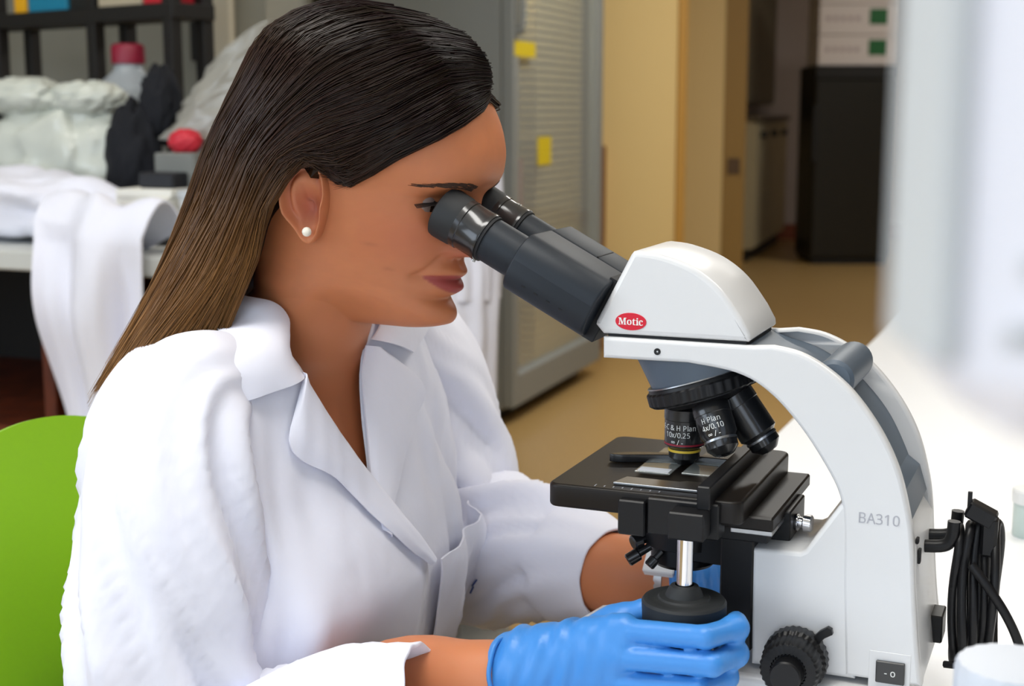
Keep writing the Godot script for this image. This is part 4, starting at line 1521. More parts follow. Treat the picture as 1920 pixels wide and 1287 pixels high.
func gloves(t: Node3D) -> void:
	var gm := mat(Color8(60, 134, 208), 0.42)
	gm.uv1_scale = Vector3(40, 12, 30)
	gm.heightmap_enabled = true
	gm.heightmap_texture = noise_tex(0.02, Color.BLACK, Color.WHITE, 9, 256, 2)
	gm.heightmap_scale = 0.012
	gm.uv1_triplanar = true
	var sx := SX
	var B := func(a: Vector3, b: Vector3, ra: float, rb: float, k := 0.006) -> Array:
		return [sx * a, sx * b, ra, rb, k]
	# --- right hand closing on the drive wheel
	var w := Vector3(-0.085, 0.047, 0.126)
	var mi := Vector3(0.002, 0.0915, 0.132)
	var mm := Vector3(0.003, 0.0758, 0.138)
	var mr := Vector3(-0.003, 0.0575, 0.137)
	var mp := Vector3(-0.012, 0.0440, 0.131)
	var bones := []
	bones.append(B.call(Vector3(-0.086, 0.046, 0.126), Vector3(-0.07, 0.048, 0.126), 0.0245, 0.0245, 0.012))
	for q in [[mi, 0.0105], [mm, 0.0110], [mr, 0.0105], [mp, 0.0100]]:
		bones.append(B.call(w + (q[0] - w) * 0.12 + Vector3(0, (q[0].y - 0.065) * 0.25, -0.004), q[0] + Vector3(-0.008, 0, -0.0035), 0.0205, q[1], 0.012))
	var pi := Vector3(0.0505, 0.0965, 0.1365)
	bones.append(B.call(mi, pi, 0.0082, 0.0074, 0.0015))
	bones.append(B.call(pi, Vector3(0.0640, 0.0962, 0.113), 0.0078, 0.0074, 0.002))
	bones.append(B.call(Vector3(0.0640, 0.0962, 0.113), Vector3(0.060, 0.093, 0.094), 0.0084, 0.0074))
	var pm := Vector3(0.0560, 0.0798, 0.1385)
	bones.append(B.call(mm, pm, 0.0082, 0.0075, 0.0015))
	bones.append(B.call(pm, Vector3(0.0640, 0.0785, 0.112), 0.0079, 0.0074, 0.002))
	bones.append(B.call(Vector3(0.0640, 0.0785, 0.112), Vector3(0.053, 0.077, 0.096), 0.0086, 0.0076))
	var pr := Vector3(0.0475, 0.0625, 0.1375)
	bones.append(B.call(mr, pr, 0.0080, 0.0073, 0.0015))
	bones.append(B.call(pr, Vector3(0.0580, 0.0620, 0.112), 0.0077, 0.0072, 0.002))
	bones.append(B.call(Vector3(0.0580, 0.0620, 0.112), Vector3(0.048, 0.061, 0.096), 0.0082, 0.0074))
	var pp := Vector3(0.0300, 0.0465, 0.1330)
	bones.append(B.call(mp, pp, 0.0086, 0.0076, 0.0025))
	bones.append(B.call(pp, Vector3(0.0410, 0.0455, 0.113), 0.0082, 0.0074))
	bones.append(B.call(Vector3(0.0410, 0.0455, 0.113), Vector3(0.034, 0.045, 0.099), 0.0074, 0.0066))
	# thumb along the top, tip on the wheel's far front
	bones.append(B.call(Vector3(-0.078, 0.049, 0.118), Vector3(-0.046, 0.068, 0.112), 0.0155, 0.0132, 0.012))
	bones.append(B.call(Vector3(-0.046, 0.068, 0.112), Vector3(-0.020, 0.0855, 0.104), 0.0135, 0.0108, 0.008))
	bones.append(B.call(Vector3(-0.020, 0.0855, 0.104), Vector3(0.0, 0.0955, 0.103), 0.0108, 0.0086))
	var mb := MB.new()
	skin_round(bones, 0.0023, 0.006, mb, 1)
	var g := wpart(t, "glove", mb.done(), gm, "blue nitrile glove on the near hand")
	part(g, "rolled_cuff", cuff_ring(SX * Vector3(-0.0890, 0.0455, 0.126), SX.basis * Vector3(0.95, 0.12, 0.0), 0.0268), gm)
	# --- left hand on the far focus knob
	var lb := []
	var lw := Vector3(-0.022, 0.043, -0.118)
	lb.append(B.call(Vector3(-0.028, 0.043, -0.119), Vector3(0.0, 0.044, -0.116), 0.0285, 0.0265, 0.012))
	var ends := [[Vector3(0.062, 0.074, -0.105), 0.0], [Vector3(0.066, 0.060, -0.110), 1.0], [Vector3(0.064, 0.046, -0.111), 2.0], [Vector3(0.056, 0.033, -0.108), 3.0]]
	for q in ends:
		var m: Vector3 = q[0]
		lb.append(B.call(Vector3(0.004, 0.044 + (m.y - 0.053) * 0.3, -0.115), m, 0.0185, 0.0125, 0.012))
		var p := m + Vector3(0.036, 0.002, 0.004)
		lb.append(B.call(m, p, 0.0098, 0.0088))
		lb.append(B.call(p, p + Vector3(0.012, -0.001, 0.020), 0.0088, 0.0078))
		lb.append(B.call(p + Vector3(0.012, -0.001, 0.020), p + Vector3(0.006, -0.002, 0.034), 0.0078, 0.007))
	lb.append(B.call(Vector3(0.006, 0.050, -0.108), Vector3(0.036, 0.066, -0.090), 0.0155, 0.0125, 0.012))
	lb.append(B.call(Vector3(0.036, 0.066, -0.090), Vector3(0.062, 0.072, -0.080), 0.0120, 0.0098))
	lb.append(B.call(Vector3(0.062, 0.072, -0.080), Vector3(0.078, 0.073, -0.074), 0.0098, 0.008))
	var mb2 := MB.new()
	skin_round(lb, 0.0032, 0.006, mb2, 2)
	var g2 := wpart(t, "glove", mb2.done(), gm, "blue nitrile glove on the far hand")
	part(g2, "rolled_cuff", cuff_ring(SX * Vector3(-0.0295, 0.043, -0.119), SX.basis * Vector3(0.98, 0.0, 0.06), 0.0300), gm)

func cuff_ring(c: Vector3, axis: Vector3, r: float) -> ArrayMesh:
	var xf := along(c, c + axis)
	var p := PackedVector3Array()
	for i in 49:
		var a := TAU * i / 48
		var wob := 0.0012 * sin(a * 3.0) + 0.0008 * sin(a * 7.0 + 1.0)
		p.append(xf * Vector3((r + wob) * cos(a), 0.002 * sin(a * 2.0 + 0.6), (r + wob) * sin(a)))
	return tubem(p, 0.0016, 8, false)

func person() -> void:
	var cy := cos(deg_to_rad(22.5))
	var sy := sin(deg_to_rad(22.5))
	var cp := cos(deg_to_rad(15))
	var sp := sin(deg_to_rad(15))
	var f := Vector3(cp * cy, -sp, cp * sy)
	var r := Vector3(-sy, 0, cy)
	HX = Transform3D(Basis(f, r.cross(f), r), Vector3(-0.1132, 1.1175, -1.0997))
	var t := thing("person", "person in a white lab coat and blue gloves looking into the microscope", "person", Vector3(-0.22, 0, -1.17))
	var sk := mat(Color.WHITE, 0.52)
	sk.vertex_color_use_as_albedo = true
	sk.subsurf_scatter_enabled = true
	sk.subsurf_scatter_strength = 0.12
	wpart(t, "body", body_mesh(), sk, "tanned face, neck and forearms")
	# --- lab coat
	var cm := mat(Color8(236, 237, 249), 0.85)
	cm.rim_enabled = true
	cm.rim = 0.25
	M.cloth = relief(cm, noise_tex(0.03, Color.BLACK, Color.WHITE, 21, 256, 4), 0.06, 5.0)
	var coat := wpart(t, "lab_coat", coat_mesh(), M.cloth, "white cotton lab coat")
	part(coat, "collar", collar_mesh(), M.cloth)
	part(coat, "lapel", lapel(true), M.cloth)
	part(coat, "lapel", lapel(false), M.cloth)
	var near := PackedVector3Array([Vector3(-0.205, 0.985, -1.055), Vector3(-0.232, 0.968, -1.012), Vector3(-0.244, 0.920, -0.985), Vector3(-0.245, 0.845, -0.97), Vector3(-0.25, 0.765, -0.958), Vector3(-0.238, 0.722, -0.948), Vector3(-0.195, 0.722, -0.938), Vector3(-0.12, 0.755, -0.921), Vector3(-0.054, 0.781, -0.903)])
	part(coat, "sleeve", sleeve(near, [0.0, 0.026, 0.06, 0.040, 0.12, 0.050, 0.2, 0.058, 0.35, 0.067, 0.55, 0.069, 0.68, 0.062, 0.82, 0.052, 1.0, 0.041], 3.0, 0.0105, [[0.47, 0.08, 4.0, 0.009, 3.4], [0.66, 0.06, 4.0, 0.006, 0.4], [0.85, 0.06, 3.0, 0.004, 1.2]], 0.0), M.cloth)
	var far := PackedVector3Array([Vector3(-0.155, 0.975, -1.235), Vector3(-0.118, 0.965, -1.285), Vector3(-0.092, 0.92, -1.315), Vector3(-0.075, 0.85, -1.33), Vector3(-0.058, 0.785, -1.328), Vector3(-0.022, 0.772, -1.292), Vector3(0.024, 0.781, -1.232), Vector3(0.086, 0.786, -1.156)])
	part(coat, "sleeve", sleeve(far, [0.0, 0.045, 0.1, 0.060, 0.25, 0.068, 0.45, 0.073, 0.62, 0.074, 0.8, 0.062, 1.0, 0.040], 9.0, 0.0105, [[0.42, 0.08, 3.5, 0.006, 1.0], [0.62, 0.07, 3.5, 0.006, 3.0]], 0.055), M.cloth)
	# breast pocket on the far side
	var pk := []
	for i in 24:
		var k := i / 23.0
		var row := []
		for j in 20:
			var q := j / 19.0
			row.append(Vector3(lerpf(-47.0, -9.0 - 6.0 * k, q), lerpf(0.190, 0.30, k) + 0.018 * q, 0.001 + 0.006 * (1.0 - k) * gs(q - 0.25, 0.4)))
		pk.append(row)
	var pocket := part(coat, "pocket", coat_patch(pk, 0.0015, 0.0016), M.cloth)
	for k in 4:
		part(pocket, "embroidery", tubem(PackedVector3Array([coat_pt(-38.5, 0.240 + 0.008 * k, 0.0095), coat_pt(-37.0 - (k % 2), 0.246 + 0.008 * k, 0.0095)]), 0.0009, 5), mat(Color8(60, 80, 140), 0.7))
	for s in [0.284, 0.37]:
		var c := coat_pt(4.0, s, 0.006)
		var nrm := (coat_pt(4.0, s, 0.02) - c).normalized()
		part(coat, "button", lathem(v2([0, 0, 0.008, 0, 0.0085, 0.001, 0.008, 0.0022, 0.006, 0.0018, 0, 0.0018]), 20, along(c, c + nrm)), mat(Color8(238, 236, 240), 0.3))
	hair(t)
	gloves(t)
	# trousers and shoes below the table
	var tr := MB.new()
	for s in [1, -1]:
		var hip: Vector3 = TN + TD * 0.52 + TR * 0.085 * s
		var knee: Vector3 = hip + TF * 0.40 + TR * 0.03 * s
		tr.tube(through(PackedVector3Array([hip - TF * 0.06, hip + TF * 0.2, knee, knee + Vector3(0.02, -0.06, 0), Vector3(knee.x, 0.22, knee.z), Vector3(knee.x, 0.1, knee.z)]), 5), 0.072, 20)
	wpart(t, "trousers", tr.done(), mat(Color8(40, 46, 66), 0.85))
	for s in [1, -1]:
		var hip: Vector3 = TN + TD * 0.52 + TR * 0.085 * s
		var knee: Vector3 = hip + TF * 0.40 + TR * 0.03 * s
		var sh := MB.new()
		skin_round([[Vector3(knee.x, 0.05, knee.z) - TF * 0.03, Vector3(knee.x, 0.045, knee.z) + TF * 0.07, 0.045, 0.038], [Vector3(knee.x, 0.045, knee.z) + TF * 0.07, Vector3(knee.x, 0.034, knee.z) + TF * 0.16, 0.038, 0.032]], 0.01, 0.01, sh)
		wpart(t, "shoe", sh.done(), mat(Color8(235, 235, 235), 0.6))
	# pearl stud, watch and pendant
	wpart(t, "earring", lathem(v2([0, -0.0036, 0.0018, -0.0031, 0.0031, -0.0018, 0.0036, 0, 0.0031, 0.0018, 0.0018, 0.0031, 0, 0.0036]), 18, Transform3D(Basis(), HX * Vector3(0.0035, -0.0300, 0.0810))), mat(Color8(245, 238, 222), 0.15), "white pearl ear stud")
	var wc := SX * Vector3(-0.052, 0.043, -0.1225)
	var wax := SX.basis * Vector3(0.97, 0.02, 0.06)
	var xf := along(wc, wc + wax)
	var band := wpart(t, "wristwatch", lathem(v2([0.0272, -0.008, 0.0288, -0.0075, 0.0288, 0.0075, 0.0272, 0.008]), 40, xf), M.steel, "pale metal wristwatch on the far wrist")
	part(band, "watch_case", boxm(Vector3(0.026, 0.008, 0.026), 0.001, Transform3D(SX.basis, wc + SX.basis * Vector3(0.004, 0.0205, 0.0225)) * Transform3D(Basis(Vector3(1, 0, 0), deg_to_rad(45)), Vector3.ZERO)), mat(Color8(236, 238, 240), 0.25))
	wpart(t, "pendant", lathem(v2([0, -0.002, 0.002, 0, 0, 0.002]), 10, at(TN + TD * 0.117 + TF * 0.098 + TR * 0.002)), M.chrome)

# ---------------------------------------------------------------- things round about
# a soft lump: an ellipsoid pushed in and out by folds; flat underneath where it rests
func lump(c: Vector3, r: Vector3, amp: float, freq: float, seed_: float, flat_y := -1e9, ridged := false, n := 56) -> ArrayMesh:
	var mb := MB.new()
	var rows := []
	for i in range(1, n / 2):
		var ph := PI * i / (n / 2)
		var row := PackedVector3Array()
		for j in n:
			var a := TAU * j / n
			var d := Vector3(sin(ph) * cos(a), cos(ph), -sin(ph) * sin(a))
			var v := nz.get_noise_3d(d.x * freq + seed_, d.y * freq, d.z * freq - seed_)
			if ridged:
				v = 0.35 - 1.6 * absf(v)
			var p := c + d * r * (1.0 + amp * v)
			p.y = maxf(p.y, flat_y)
			row.append(p)
		rows.append(row)
	rows.reverse()
	mb.grid(rows, true)
	var lo := Vector3.ZERO
	var hi := Vector3.ZERO
	for j in n:
		lo += rows[0][j] / n
		hi += rows[rows.size() - 1][j] / n
	mb.fan(rows[0], lo, true)
	mb.fan(rows[rows.size() - 1], hi)
	return mb.done()

# cloth with thickness from rows of points
func cloth(rows: Array, thick: float) -> ArrayMesh:
	var mb := MB.new()
	var m := rows.size()
	var n: int = rows[0].size()
	var back := []
	for i in m:
		var r := PackedVector3Array()
		for j in n:
			var du: Vector3 = rows[i][mini(j + 1, n - 1)] - rows[i][maxi(j - 1, 0)]
			var dv: Vector3 = rows[mini(i + 1, m - 1)][j] - rows[maxi(i - 1, 0)][j]
			r.append(rows[i][j] - du.cross(dv).normalized() * thick)
		back.append(r)
	mb.grid(rows, false)
	mb.next()
	mb.grid(back, false, true)
	mb.next()
	for i in m - 1:
		mb.quad(rows[i][0], rows[i + 1][0], back[i + 1][0], back[i][0])
		mb.quad(rows[i][n - 1], back[i][n - 1], back[i + 1][n - 1], rows[i + 1][n - 1])
	mb.next()
	for j in n - 1:
		mb.quad(rows[0][j], back[0][j], back[0][j + 1], rows[0][j + 1])
		mb.quad(rows[m - 1][j], rows[m - 1][j + 1], back[m - 1][j + 1], back[m - 1][j])
	return mb.done()

func chair() -> void:
	var gm := mat(Color8(140, 192, 22), 0.3)
	var o := TN + TD * 0.53
	o.y = 0.0
	var t := thing("plastic_chair", "bright lime green plastic chair behind the seated person", "chair", o)
	var c := Vector3(-0.435, 0, -1.262)
	var rows := []
	for i in 29:
		var k := i / 28.0
		var r := PackedVector3Array()
		for j in 33:
			var q := j / 16.0 - 1.0
			var l := q * 0.192
			var top := 0.897 - (0.235 - sqrt(0.235 * 0.235 - l * l))
			var y := lerpf(top, 0.47, k)
			var bow := -0.045 * q * q + 0.05 * smoothstep(0.5, 1.0, k) - 0.02 * sin(PI * k)
			r.append(c + TR * l + TF * (bow * -1.0 + 0.04 * k) + Vector3(0, y, 0))
		rows.append(r)
	wpart(t, "backrest", cloth(rows, 0.007), gm, "lime green curved backrest")
	var seat := []
	for i in 19:
		var k := i / 18.0
		var r := PackedVector3Array()
		for j in 25:
			var q := j / 12.0 - 1.0
			var p := o + TR * q * (0.20 - 0.02 * k) + TF * lerpf(-0.22, 0.22, k)
			r.append(p + Vector3(0, 0.428 + 0.012 * q * q - 0.008 * sin(PI * k) + 0.03 * smoothstep(0.12, 0.0, k), 0))
		seat.append(r)
	wpart(t, "seat", cloth(seat, 0.007), gm)
	for a in [-1, 1]:
		for b in [-1, 1]:
			wpart(t, "leg", tubem(PackedVector3Array([o + TR * 0.13 * a + TF * 0.13 * b + Vector3(0, 0.435, 0), o + TR * 0.19 * a + TF * 0.19 * b + Vector3(0, 0.0, 0)]), 0.011, 10), M.steel)
	wpart(t, "back_stay", tubem(PackedVector3Array([c + TF * -0.01 + Vector3(0, 0.47, 0), o - TF * 0.2 + Vector3(0, 0.43, 0)]), 0.012, 10), M.steel)

func bench_side() -> void:
	var bx := Transform3D(Basis(Vector3.UP, deg_to_rad(YAW)), Vector3(-0.55, 0, -2.62))
	var grey := mat(Color8(206, 208, 204), 0.5)
	var blk := mat(Color8(16, 14, 13), 0.6)
	var wood := textured(mat(Color8(150, 98, 60), 0.55), noise_tex(0.02, Color8(120, 70, 38), Color8(186, 124, 76), 8, 256, 4), 2.0)
	var t := thing("side_bench", "bench with a pale top and dark open front heaped with coats and bags", "bench", bx.origin, YAW)
	part(t, "worktop", slab(Vector3(-2.3, 0.86, -0.75), Vector3(0, 0.9, 0), 0.004), grey)
	part(t, "back_panel", slab(Vector3(-2.25, 0.05, -0.73), Vector3(-0.02, 0.86, -0.70), 0.0), blk)
	part(t, "side_panel", slab(Vector3(-0.05, 0.0, -0.72), Vector3(-0.02, 0.86, -0.04), 0.002), blk)
	part(t, "side_panel", slab(Vector3(-2.28, 0.0, -0.72), Vector3(-2.25, 0.86, -0.04), 0.002), blk)
	part(t, "divider", slab(Vector3(-0.44, 0.05, -0.70), Vector3(-0.41, 0.86, -0.03), 0.002), wood, "brown wooden divider")
	part(t, "bottom_shelf", slab(Vector3(-2.25, 0.50, -0.70), Vector3(-0.02, 0.53, -0.04), 0.002), wood, "brown wooden shelf")
	part(t, "plinth", slab(Vector3(-2.25, 0.0, -0.68), Vector3(-0.05, 0.06, -0.08), 0.0), blk)
	var W: Material = M.cloth
	# coat hanging over the front edge
	var rows := []
	for i in 40:
		var k := i / 39.0
		var r := PackedVector3Array()
		for j in 60:
			var q := j / 59.0
			var wid := lerpf(0.30, 0.20, k)
			var x := -0.275 + (q - 0.5) * wid + 0.03 * k
			var arc := k * 0.86
			var y: float
			var z: float
			if arc < 0.34:
				z = -0.13 + arc * 0.44
				y = 0.915 + 0.10 * sin(PI * clampf(arc / 0.42, 0.0, 1.0)) * (0.75 + 0.25 * (1.0 - q))
			else:
				z = 0.03 + 0.012 * sin((arc - 0.34) * 9.0)
				y = 0.93 - (arc - 0.36) * 0.76
			var w := smoothstep(0.2, 0.7, k)
			var fold := 0.016 * w * sin(q * 12.0 + 2.0 * k) + 0.006 * w * sin(q * 27.0 + 1.0 + 3.0 * k) + 0.030 * soft.get_noise_2d(q * 2.0 + 2.0, k * 2.0)
			r.append(Vector3(x + fold * 0.3, y + (fold if arc < 0.34 else fold * 0.25), z + (fold if arc >= 0.34 else 0.0)))
		rows.append(r)
	single("draped_lab_coat", cloth(rows, 0.004), W, "white lab coat draped over the bench edge and hanging down", "lab coat", bx)
	# folded coats on the worktop: rolls of cloth one behind another
	var rolls := MB.new()
	var made := []
	for i in 60:
		var k := i / 59.0
		var r := PackedVector3Array()
		for j in 48:
			var a := TAU * j / 48
			var x := lerpf(-1.05, -0.335, k)
			var rad := 0.075 * pow(sin(PI * clampf(k * 0.94 + 0.05, 0.0, 1.0)), 0.35)
			var d := 1.0 + 0.30 * nz.get_noise_3d(cos(a) * 1.4 + k * 3.0, sin(a) * 1.4, k * 4.0) + 0.10 * sin(a * 5.0 + k * 7.0)
			var y := 0.995 - 0.03 * k + sin(a) * rad * d
			r.append(Vector3(x, maxf(y, 0.905), -0.20 + cos(a) * rad * 1.75 * d))
		made.append(r)
	rolls.grid(made, true)
	rolls.fan(made[0], Vector3(-1.07, 0.96, -0.20), true)
	rolls.fan(made[59], Vector3(-0.315, 0.95, -0.20))
	single("folded_lab_coat", rolls.done(), W, "white lab coat bundled on top of the bench", "lab coat", bx)
	# plastic sack behind the coats
	var film := mat(Color8(214, 218, 208), 0.22)
	film.backlight_enabled = true
	film.backlight = Color(0.35, 0.36, 0.34)
	var sack := thing("plastic_sack", "crumpled pale plastic sack behind the folded coats", "sack", Vector3(-1.0386, 0.9, -3.277), YAW)
	part(sack, "film", lump(Vector3(0, 0.14, 0), Vector3(0.180, 0.17, 0.066), 0.40, 1.5, 4.0, 0.002, false), film)
	part(sack, "gathered_top", lump(Vector3(0.09, 0.300, 0.0), Vector3(0.10, 0.036, 0.06), 0.40, 2.0, 9.0, -1.0, true, 40), film)
	part(sack, "gathered_top", lump(Vector3(-0.08, 0.305, 0.01), Vector3(0.13, 0.040, 0.06), 0.40, 2.0, 2.0, -1.0, true, 40), film)
	# carton the bottle stands on
	single("carton", boxm(Vector3(0.22, 0.13, 0.16), 0.003, at(Vector3(0, 0.065, 0))), mat(Color8(150, 150, 142), 0.85), "grey carton under the big bottle", "box", Transform3D(bx.basis, Vector3(-0.908, 0.9, -3.43)))
	var bo := thing("plastic_bottle", "large translucent bottle with a dark red screw cap under the black shelf", "bottle", Vector3(-0.908, 1.03, -3.43), YAW)
	var hd := mat(Color8(160, 167, 172), 0.35)
	hd.backlight_enabled = true
	hd.backlight = Color(0.2, 0.21, 0.22)
	part(bo, "body", lathem(v2([0, 0, 0.070, 0, 0.075, 0.005, 0.077, 0.09, 0.075, 0.095, 0.077, 0.10, 0.077, 0.180, 0.072, 0.203, 0.050, 0.222, 0.036, 0.235, 0.033, 0.246, 0.033, 0.262, 0, 0.262]), 40), hd)
	part(bo, "cap", lathem(v2([0.033, 0.250, 0.0385, 0.252, 0.0385, 0.288, 0.036, 0.294, 0.029, 0.298, 0, 0.299]), 90, Transform3D(), 0.0007, 30), mat(Color8(140, 16, 48), 0.4), "dark red screw cap")
	# dark bag
	var navy := mat(Color8(7, 10, 20), 0.85)
	var ba := thing("cloth_bag", "crumpled dark navy bag beside the bottle", "bag", Vector3(-0.800, 0.9, -3.175), YAW)
	part(ba, "bag_body", lump(Vector3(-0.030, 0.150, 0.02), Vector3(0.066, 0.142, 0.05), 0.30, 1.5, 12.0, 0.002, true, 44), navy)
	part(ba, "bag_flap", lump(Vector3(0.025, 0.285, -0.01), Vector3(0.046, 0.085, 0.040), 0.35, 1.9, 17.0, -1.0, true, 36), navy)
	# clear bag with something red in it
	var clear := mat(Color8(158, 156, 148), 0.2)
	clear.backlight_enabled = true
	clear.backlight = Color(0.25, 0.25, 0.24)
	var cb := thing("clear_bag", "tall clear plastic bag leaning beside the navy bag", "bag", Vector3(-0.685, 0.9, -3.12), YAW)
	var sl := []
	for i in 30:
		var k := i / 29.0
		var r := PackedVector3Array()
		for j in 40:
			var a := TAU * j / 40
			var d := 1.0 + 0.22 * nz.get_noise_3d(cos(a) * 1.5, sin(a) * 1.5 + 5.0, k * 4.0)
			r.append(Vector3(0.03 + 0.09 * k + cos(a) * lerpf(0.11, 0.075, k) * d, 0.21 + k * (0.20 + 0.05 * cos(a)), -sin(a) * lerpf(0.08, 0.04, k) * d))
		sl.append(r)
	var cbm := MB.new()
	cbm.grid(sl, true)
	cbm.fan(sl[0], Vector3(0.03, 0.205, 0), true)
	cbm.fan(sl[29], Vector3(0.12, 0.42, 0))
	part(cb, "film", cbm.done(), clear)
	part(cb, "bag_foot", lump(Vector3(0.02, 0.115, -0.02), Vector3(0.10, 0.12, 0.07), 0.2, 2.0, 3.0, 0.002, false, 36), clear)
	single("red_pouch", lump(Vector3.ZERO, Vector3(0.036, 0.026, 0.03), 0.3, 2.0, 8.0, -0.022, true, 30), mat(Color8(205, 40, 58), 0.5), "small red pouch in front of the clear bag", "pouch", Transform3D(bx.basis, Vector3(-0.681, 1.108, -2.995)))
	single("storage_box", boxm(Vector3(0.10, 0.186, 0.09), 0.004, at(Vector3(0, 0.093, 0))), mat(Color8(120, 122, 118), 0.6), "grey storage box under the red pouch", "box", Transform3D(bx.basis, Vector3(-0.681, 0.9, -2.999)))
	for q in [["white plastic tub beside the black case", 0.0, 0.06, -0.255, 0.055, 0.10, Color8(220, 222, 220)]]:
		var tub := thing("plastic_tub", q[0], "tub", Vector3(-0.630, 0.9, -2.87), YAW)
		part(tub, "body", lathem(v2([0, 0, 0.035, 0, 0.040, 0.10, 0, 0.10]), 30), mat(q[6], 0.4))
		part(tub, "lid", lathem(v2([0, 0.10, 0.043, 0.10, 0.043, 0.112, 0.041, 0.115, 0, 0.115]), 30), mat(Color8(190, 194, 196), 0.4))
	single("black_case", boxm(Vector3(0.085, 0.032, 0.06), 0.004, at(Vector3(0, 0.016, 0))), mat(Color8(18, 20, 28), 0.5), "small black case lying on the white papers", "case", Transform3D(bx.basis, Vector3(-0.715, 1.0155, -2.94)))
	for k in 3:
		single("paper_stack", boxm(Vector3(0.125, 0.016, 0.10), 0.001, at(Vector3(0, 0.008, 0))), mat(Color8(240, 238, 228), 0.8), ["bottom", "middle", "top"][k] + " pad of white paper on the bench corner", "paper", Transform3D(Basis(Vector3.UP, deg_to_rad(YAW + 6.0 * k - 5.0)), Vector3(-0.732, 0.966 + 0.0165 * k, -2.935)), "paper pads on the bench corner")
	single("black_tray", boxm(Vector3(0.11, 0.065, 0.09), 0.004, at(Vector3(0, 0.0325, 0))), blk, "black tray under the white papers", "tray", Transform3D(bx.basis, Vector3(-0.732, 0.9, -2.935)))
	single("wood_block", boxm(Vector3(0.03, 0.05, 0.03), 0.003, at(Vector3(0, 0.025, 0))), wood, "small brown wooden block beside the black tray", "block", Transform3D(bx.basis, Vector3(-0.785, 0.9, -2.885)))
	# ----- black shelf unit standing on the bench
	var sx := Transform3D(Basis(Vector3.UP, deg_to_rad(-38.2)), Vector3(-0.787, 0.9, -3.37))
	var sh := thing("black_shelf", "black open shelf unit standing on the bench", "shelf", sx.origin, -38.2)
	part(sh, "shelf_board", slab(Vector3(-1.2, 0.484, -0.13), Vector3(0.0, 0.520, 0.0), 0.002), blk)
	part(sh, "shelf_board", slab(Vector3(-1.2, 0.95, -0.13), Vector3(0.0, 0.98, 0.0), 0.002), blk)
	for x in [-0.040, -0.335, -0.75, -1.2]:
		for z in [-0.13, -0.034]:
			part(sh, "upright", slab(Vector3(x, 0.0, z), Vector3(x + 0.034, 0.95, z + 0.032), 0.002), blk)
	for q in [["yellow carton at the end of the black shelf", -0.625, 0.05, 0.16, Color8(240, 178, 20)], ["turquoise carton on the black shelf", -0.505, 0.165, 0.17, Color8(20, 130, 165)], ["black box file on the black shelf", -0.36, 0.10, 0.18, Color8(18, 22, 22)], ["beige carton on the black shelf", -0.21, 0.165, 0.16, Color8(186, 174, 150)], ["red carton nearest the shelf end", -0.08, 0.075, 0.17, Color8(196, 30, 46)]]:
		single("shelf_carton", boxm(Vector3(q[2], q[3], 0.11), 0.002, at(Vector3(0, q[3] * 0.5, 0))), mat(q[4], 0.55), q[0], "box", sx * at(Vector3(q[1], 0.520, -0.066)), "cartons on the black shelf")
	# ----- wall behind the bench
	struct("wall_back", slab(Vector3(-3.45, 0, -4.6), Vector3(-0.75, 2.9, -4.45)), mat(Color8(150, 150, 140), 0.85))
	struct("trim_1", slab(Vector3(-0.94, 0, -4.45), Vector3(-0.845, 2.9, -4.36), 0.004), mat(Color8(196, 190, 172), 0.8))
	struct("trim_2", slab(Vector3(-0.975, 1.32, -4.445), Vector3(-0.958, 2.9, -4.40), 0.003), blk)

